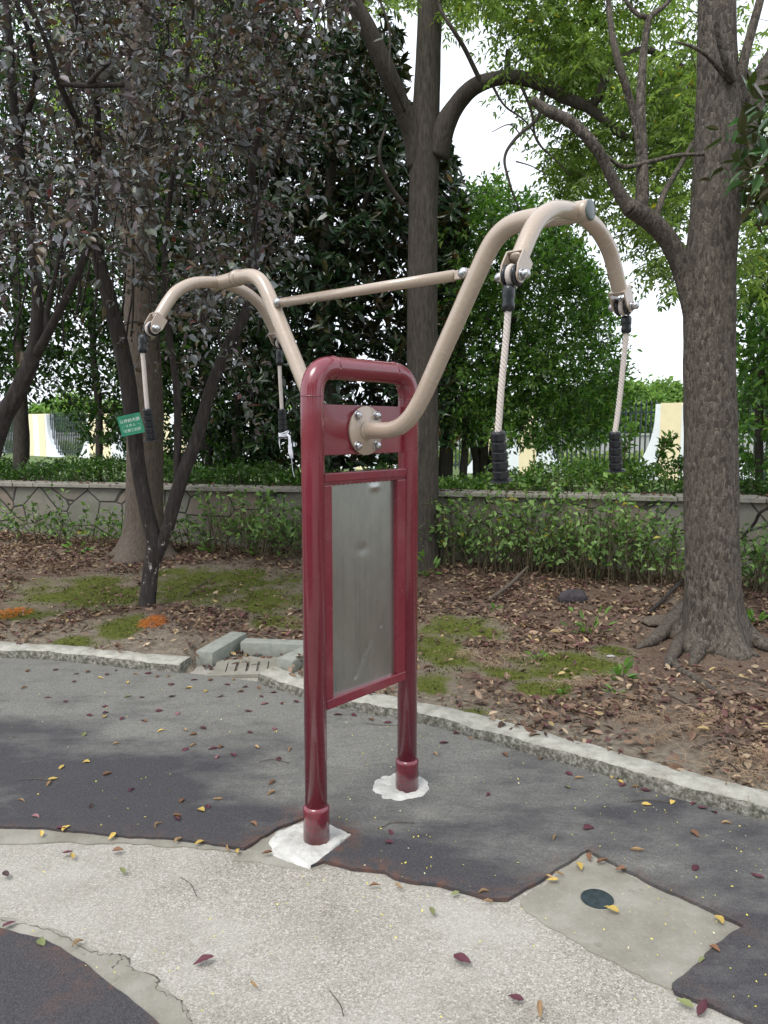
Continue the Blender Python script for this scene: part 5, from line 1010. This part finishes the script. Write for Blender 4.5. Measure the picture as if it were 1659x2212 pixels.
# ---- fence with yellow and white pillars, far wall and trees
FO = np.array([5.67, 16.5]); FD = np.array([19.2, -13.5]) / 23.47; fang = math.atan2(FD[1], FD[0]); FZ = .36
ks = [(.037 + .1704 * j) * 23.47 for j in range(2, -9, -1)]
ordn = ['first', 'second', 'third', 'fourth', 'fifth', 'sixth', 'seventh', 'eighth', 'ninth', 'tenth', 'eleventh']
for j, s in enumerate(ks):
    c = FO + FD * s; root = empty('gate_pillar' if 0 else 'fence_pillar', (c[0], c[1], FZ), fang, label='yellow and white curved fence pillar, %s counted from the right' % ordn[j], cat='pillar', group='yellow and white pillars of the fence')
    for sx in (-1, 1):
        mb = MB(); ol = [(.60, 0), (.60, 1.62)] + [(.60 + .10 + .62 * (1 - math.cos(t)) * 0 + .60 * (1 - math.sin(t)), 1.62 - 1.55 * (1 - math.cos(t))) for t in np.linspace(.0, np.pi / 2, 14)][::-1][0:0]
        prof = [(.60 + .12 + .62 * (u ** 2.6), 1.62 * (1 - u)) for u in np.linspace(0, 1, 14)]; ol = [(.60, 0), (.60, 1.62)] + prof; V = np.array([[sx * a, e, b] for e in (-.16, .16) for a, b in ol]); n_ = len(ol)
        mb.add(V, [tuple(range(n_)), tuple(range(n_, 2 * n_))[::-1]] + [(k, (k + 1) % n_, (k + 1) % n_ + n_, k + n_) for k in range(n_)], False); mb.build('curved_wing', M['white'], root)
        mb = MB(); mb.box((sx * .40, 0, .82), (.42, .36, 1.64)); mb.build('yellow_strip', M['yellow'], root)
    MB().box((0, 0, .80), (.38, .34, 1.60)).build('white_panel', M['white'], root)
    if j < len(ks) - 1:
        c2 = FO + FD * (s - 2.0); fn = empty('iron_fence', (c2[0], c2[1], FZ), fang, label='dark spiked iron fence panel left of the %s pillar counted from the right' % ordn[j], cat='fence', group='iron fence panels between the pillars')
        mb = MB(); mb.box((0, 0, 1.45), (2.6, .04, .04)); mb.box((0, 0, .22), (2.6, .04, .04)); mb.build('rail', M['iron'], fn); mb = MB()
        for k in range(24):
            x = -1.25 + k * .109; mb.box((x, 0, .84), (.030, .030, 1.50)); mb.lathe([(.011, 1.59), (.026, 1.62), (.0, 1.72)], (x, 0, 0), n=5)
        mb.build('pickets', M['iron'], fn)
def farmass(name, label, px0, px1, D, top, bot, n, cols, pw, sz, cat='tree', group=None, trunk=True):
    b = P((px0 + px1) / 2, bot, D); root = treething(name, b, label, cat, group); cx, cw = (px0 + px1) / 2, (px1 - px0) / 2
    w_ = cw / F_ * D; tp = P(cx, top, D)[2]; bt = b[2]; mb = MB(); mb.tube([(b[0], b[1], bt - .3), (b[0], b[1], (bt + tp) / 2), (b[0], b[1], tp - .2)], [.18, .12, .03], 8); build_at(root, mb, 'trunk', M['bark_grey'])
    u = unit(rng.standard_normal((n, 3))) * (rng.random((n, 1)) ** .25); u = u * (1 + .25 * fbm(u * 2.5 + D + px0, 3)[:, None]); pos = np.array([b[0], b[1], (bt + tp) / 2]) + u * [w_ * 1.15, w_ * .8, (tp - bt) / 2]
    ld = unit(rng.standard_normal((n, 3)) + [0, 0, -.6]); link_at(root, leafmesh('crown', pos, ld, unit(rng.standard_normal((n, 3)) + [0, -.6, .6]), sz * rng.uniform(.6, 1.2, n), sz * .4, pick(cols, pw, n), T4v, T4f), 'crown', M['leaf_far'])
FAR = [(.16, .27, .06), (.21, .33, .09), (.12, .22, .055)]
for i, (a, b_, t_) in enumerate([(1080, 1180, 850), (1150, 1260, 838), (1230, 1340, 828), (1310, 1420, 822), (1390, 1500, 826), (1470, 1600, 835), (1580, 1720, 840)]):
    farmass('willow_tree', 'pale green feathery tree beyond the fence, %s from the osmanthus rightwards' % ordn[i], a, b_, 46 + 3 * (i % 3), t_, 968, 5200, FAR, [3, 3, 2], .42, group='pale trees beyond the right fence')
for i, (a, b_, t_) in enumerate([(-60, 60, 880), (30, 130, 872), (100, 220, 850), (190, 300, 862), (280, 420, 870), (400, 540, 878), (520, 660, 880), (640, 800, 870), (800, 960, 860), (940, 1100, 855)]):
    farmass('roadside_tree', 'small pale tree far beyond the left fence, %s from the left edge' % ordn[i], a, b_, 52 + 3 * (i % 3), t_, 975, 2600, FAR, [3, 3, 2], .5, group='pale trees beyond the left fence')
gw = empty('boundary_wall', (4, 33, 0), label='low grey concrete wall beyond the iron fence', cat='wall'); gw.rotation_euler = (0, 0, fang * .3)
mb = MB(); mb.box((-10, 0, .75), (80, .3, .85)); mb.box((-10, 0, 1.20), (80, .4, .08)); mb.build('wall_face', M['greywall'], gw)
def far_hedge(label, x0, x1, off, n):
    root = empty('hedge', (FO[0], FO[1] + off, .4), label=label, cat='hedge'); s = rng.uniform(x0, x1, n); t = np.stack([FO[0] + FD[0] * s, FO[1] + FD[1] * s + off + rng.uniform(0, 1.2, n), .3 + rng.random(n) * .55], 1)
    link_at(root, leafmesh('foliage', t, rng.standard_normal((n, 3)), unit(rng.standard_normal((n, 3)) + [0, -.5, 1]), .13, .07, pick([(.13, .20, .05), (.22, .27, .08), (.08, .14, .035)], [2, 2, 1], n), T4v, T4f), 'foliage', M['leaf_far'])
far_hedge('low light green hedge just beyond the iron fence', -32, 8, 3.0, 14000)
# ---- unseen trees added behind the camera, so paint and panel reflect darker tones
for i, (x, y, h) in enumerate(((-9, -9, 9), (-3.5, -12, 10), (2.5, -11, 8.5), (8.5, -9, 9))):
    root = treething('reflection_tree', (x, y, 0), 'unseen dark tree added behind the camera for reflections, %s from the left' % ordn[i], 'tree', 'unseen trees added for reflections'); mb = MB(); mb.tube(catmull([(x, y, -.1), (x + .1, y, 2.5), (x, y + .2, h * .6), (x, y, h * .9)], 6), np.linspace(.22, .04, 19), 12); build_at(root, mb, 'trunk', M['bark_grey'])
    n = 5000; u = unit(rng.standard_normal((n, 3))) * (rng.random((n, 1)) ** .3); u = u * (1 + .3 * fbm(u * 2.5 + x, 3)[:, None]); pos = np.array([x, y, h * .62]) + u * [2.8, 2.6, h * .42]
    link_at(root, leafmesh('crown', pos, rng.standard_normal((n, 3)), unit(rng.standard_normal((n, 3)) + [0, 0, .8]), .30, .16, pick(OS, [4, 4, 2, 1], n), T4v, T4f), 'crown', M['leaf_far'])
print('all done')
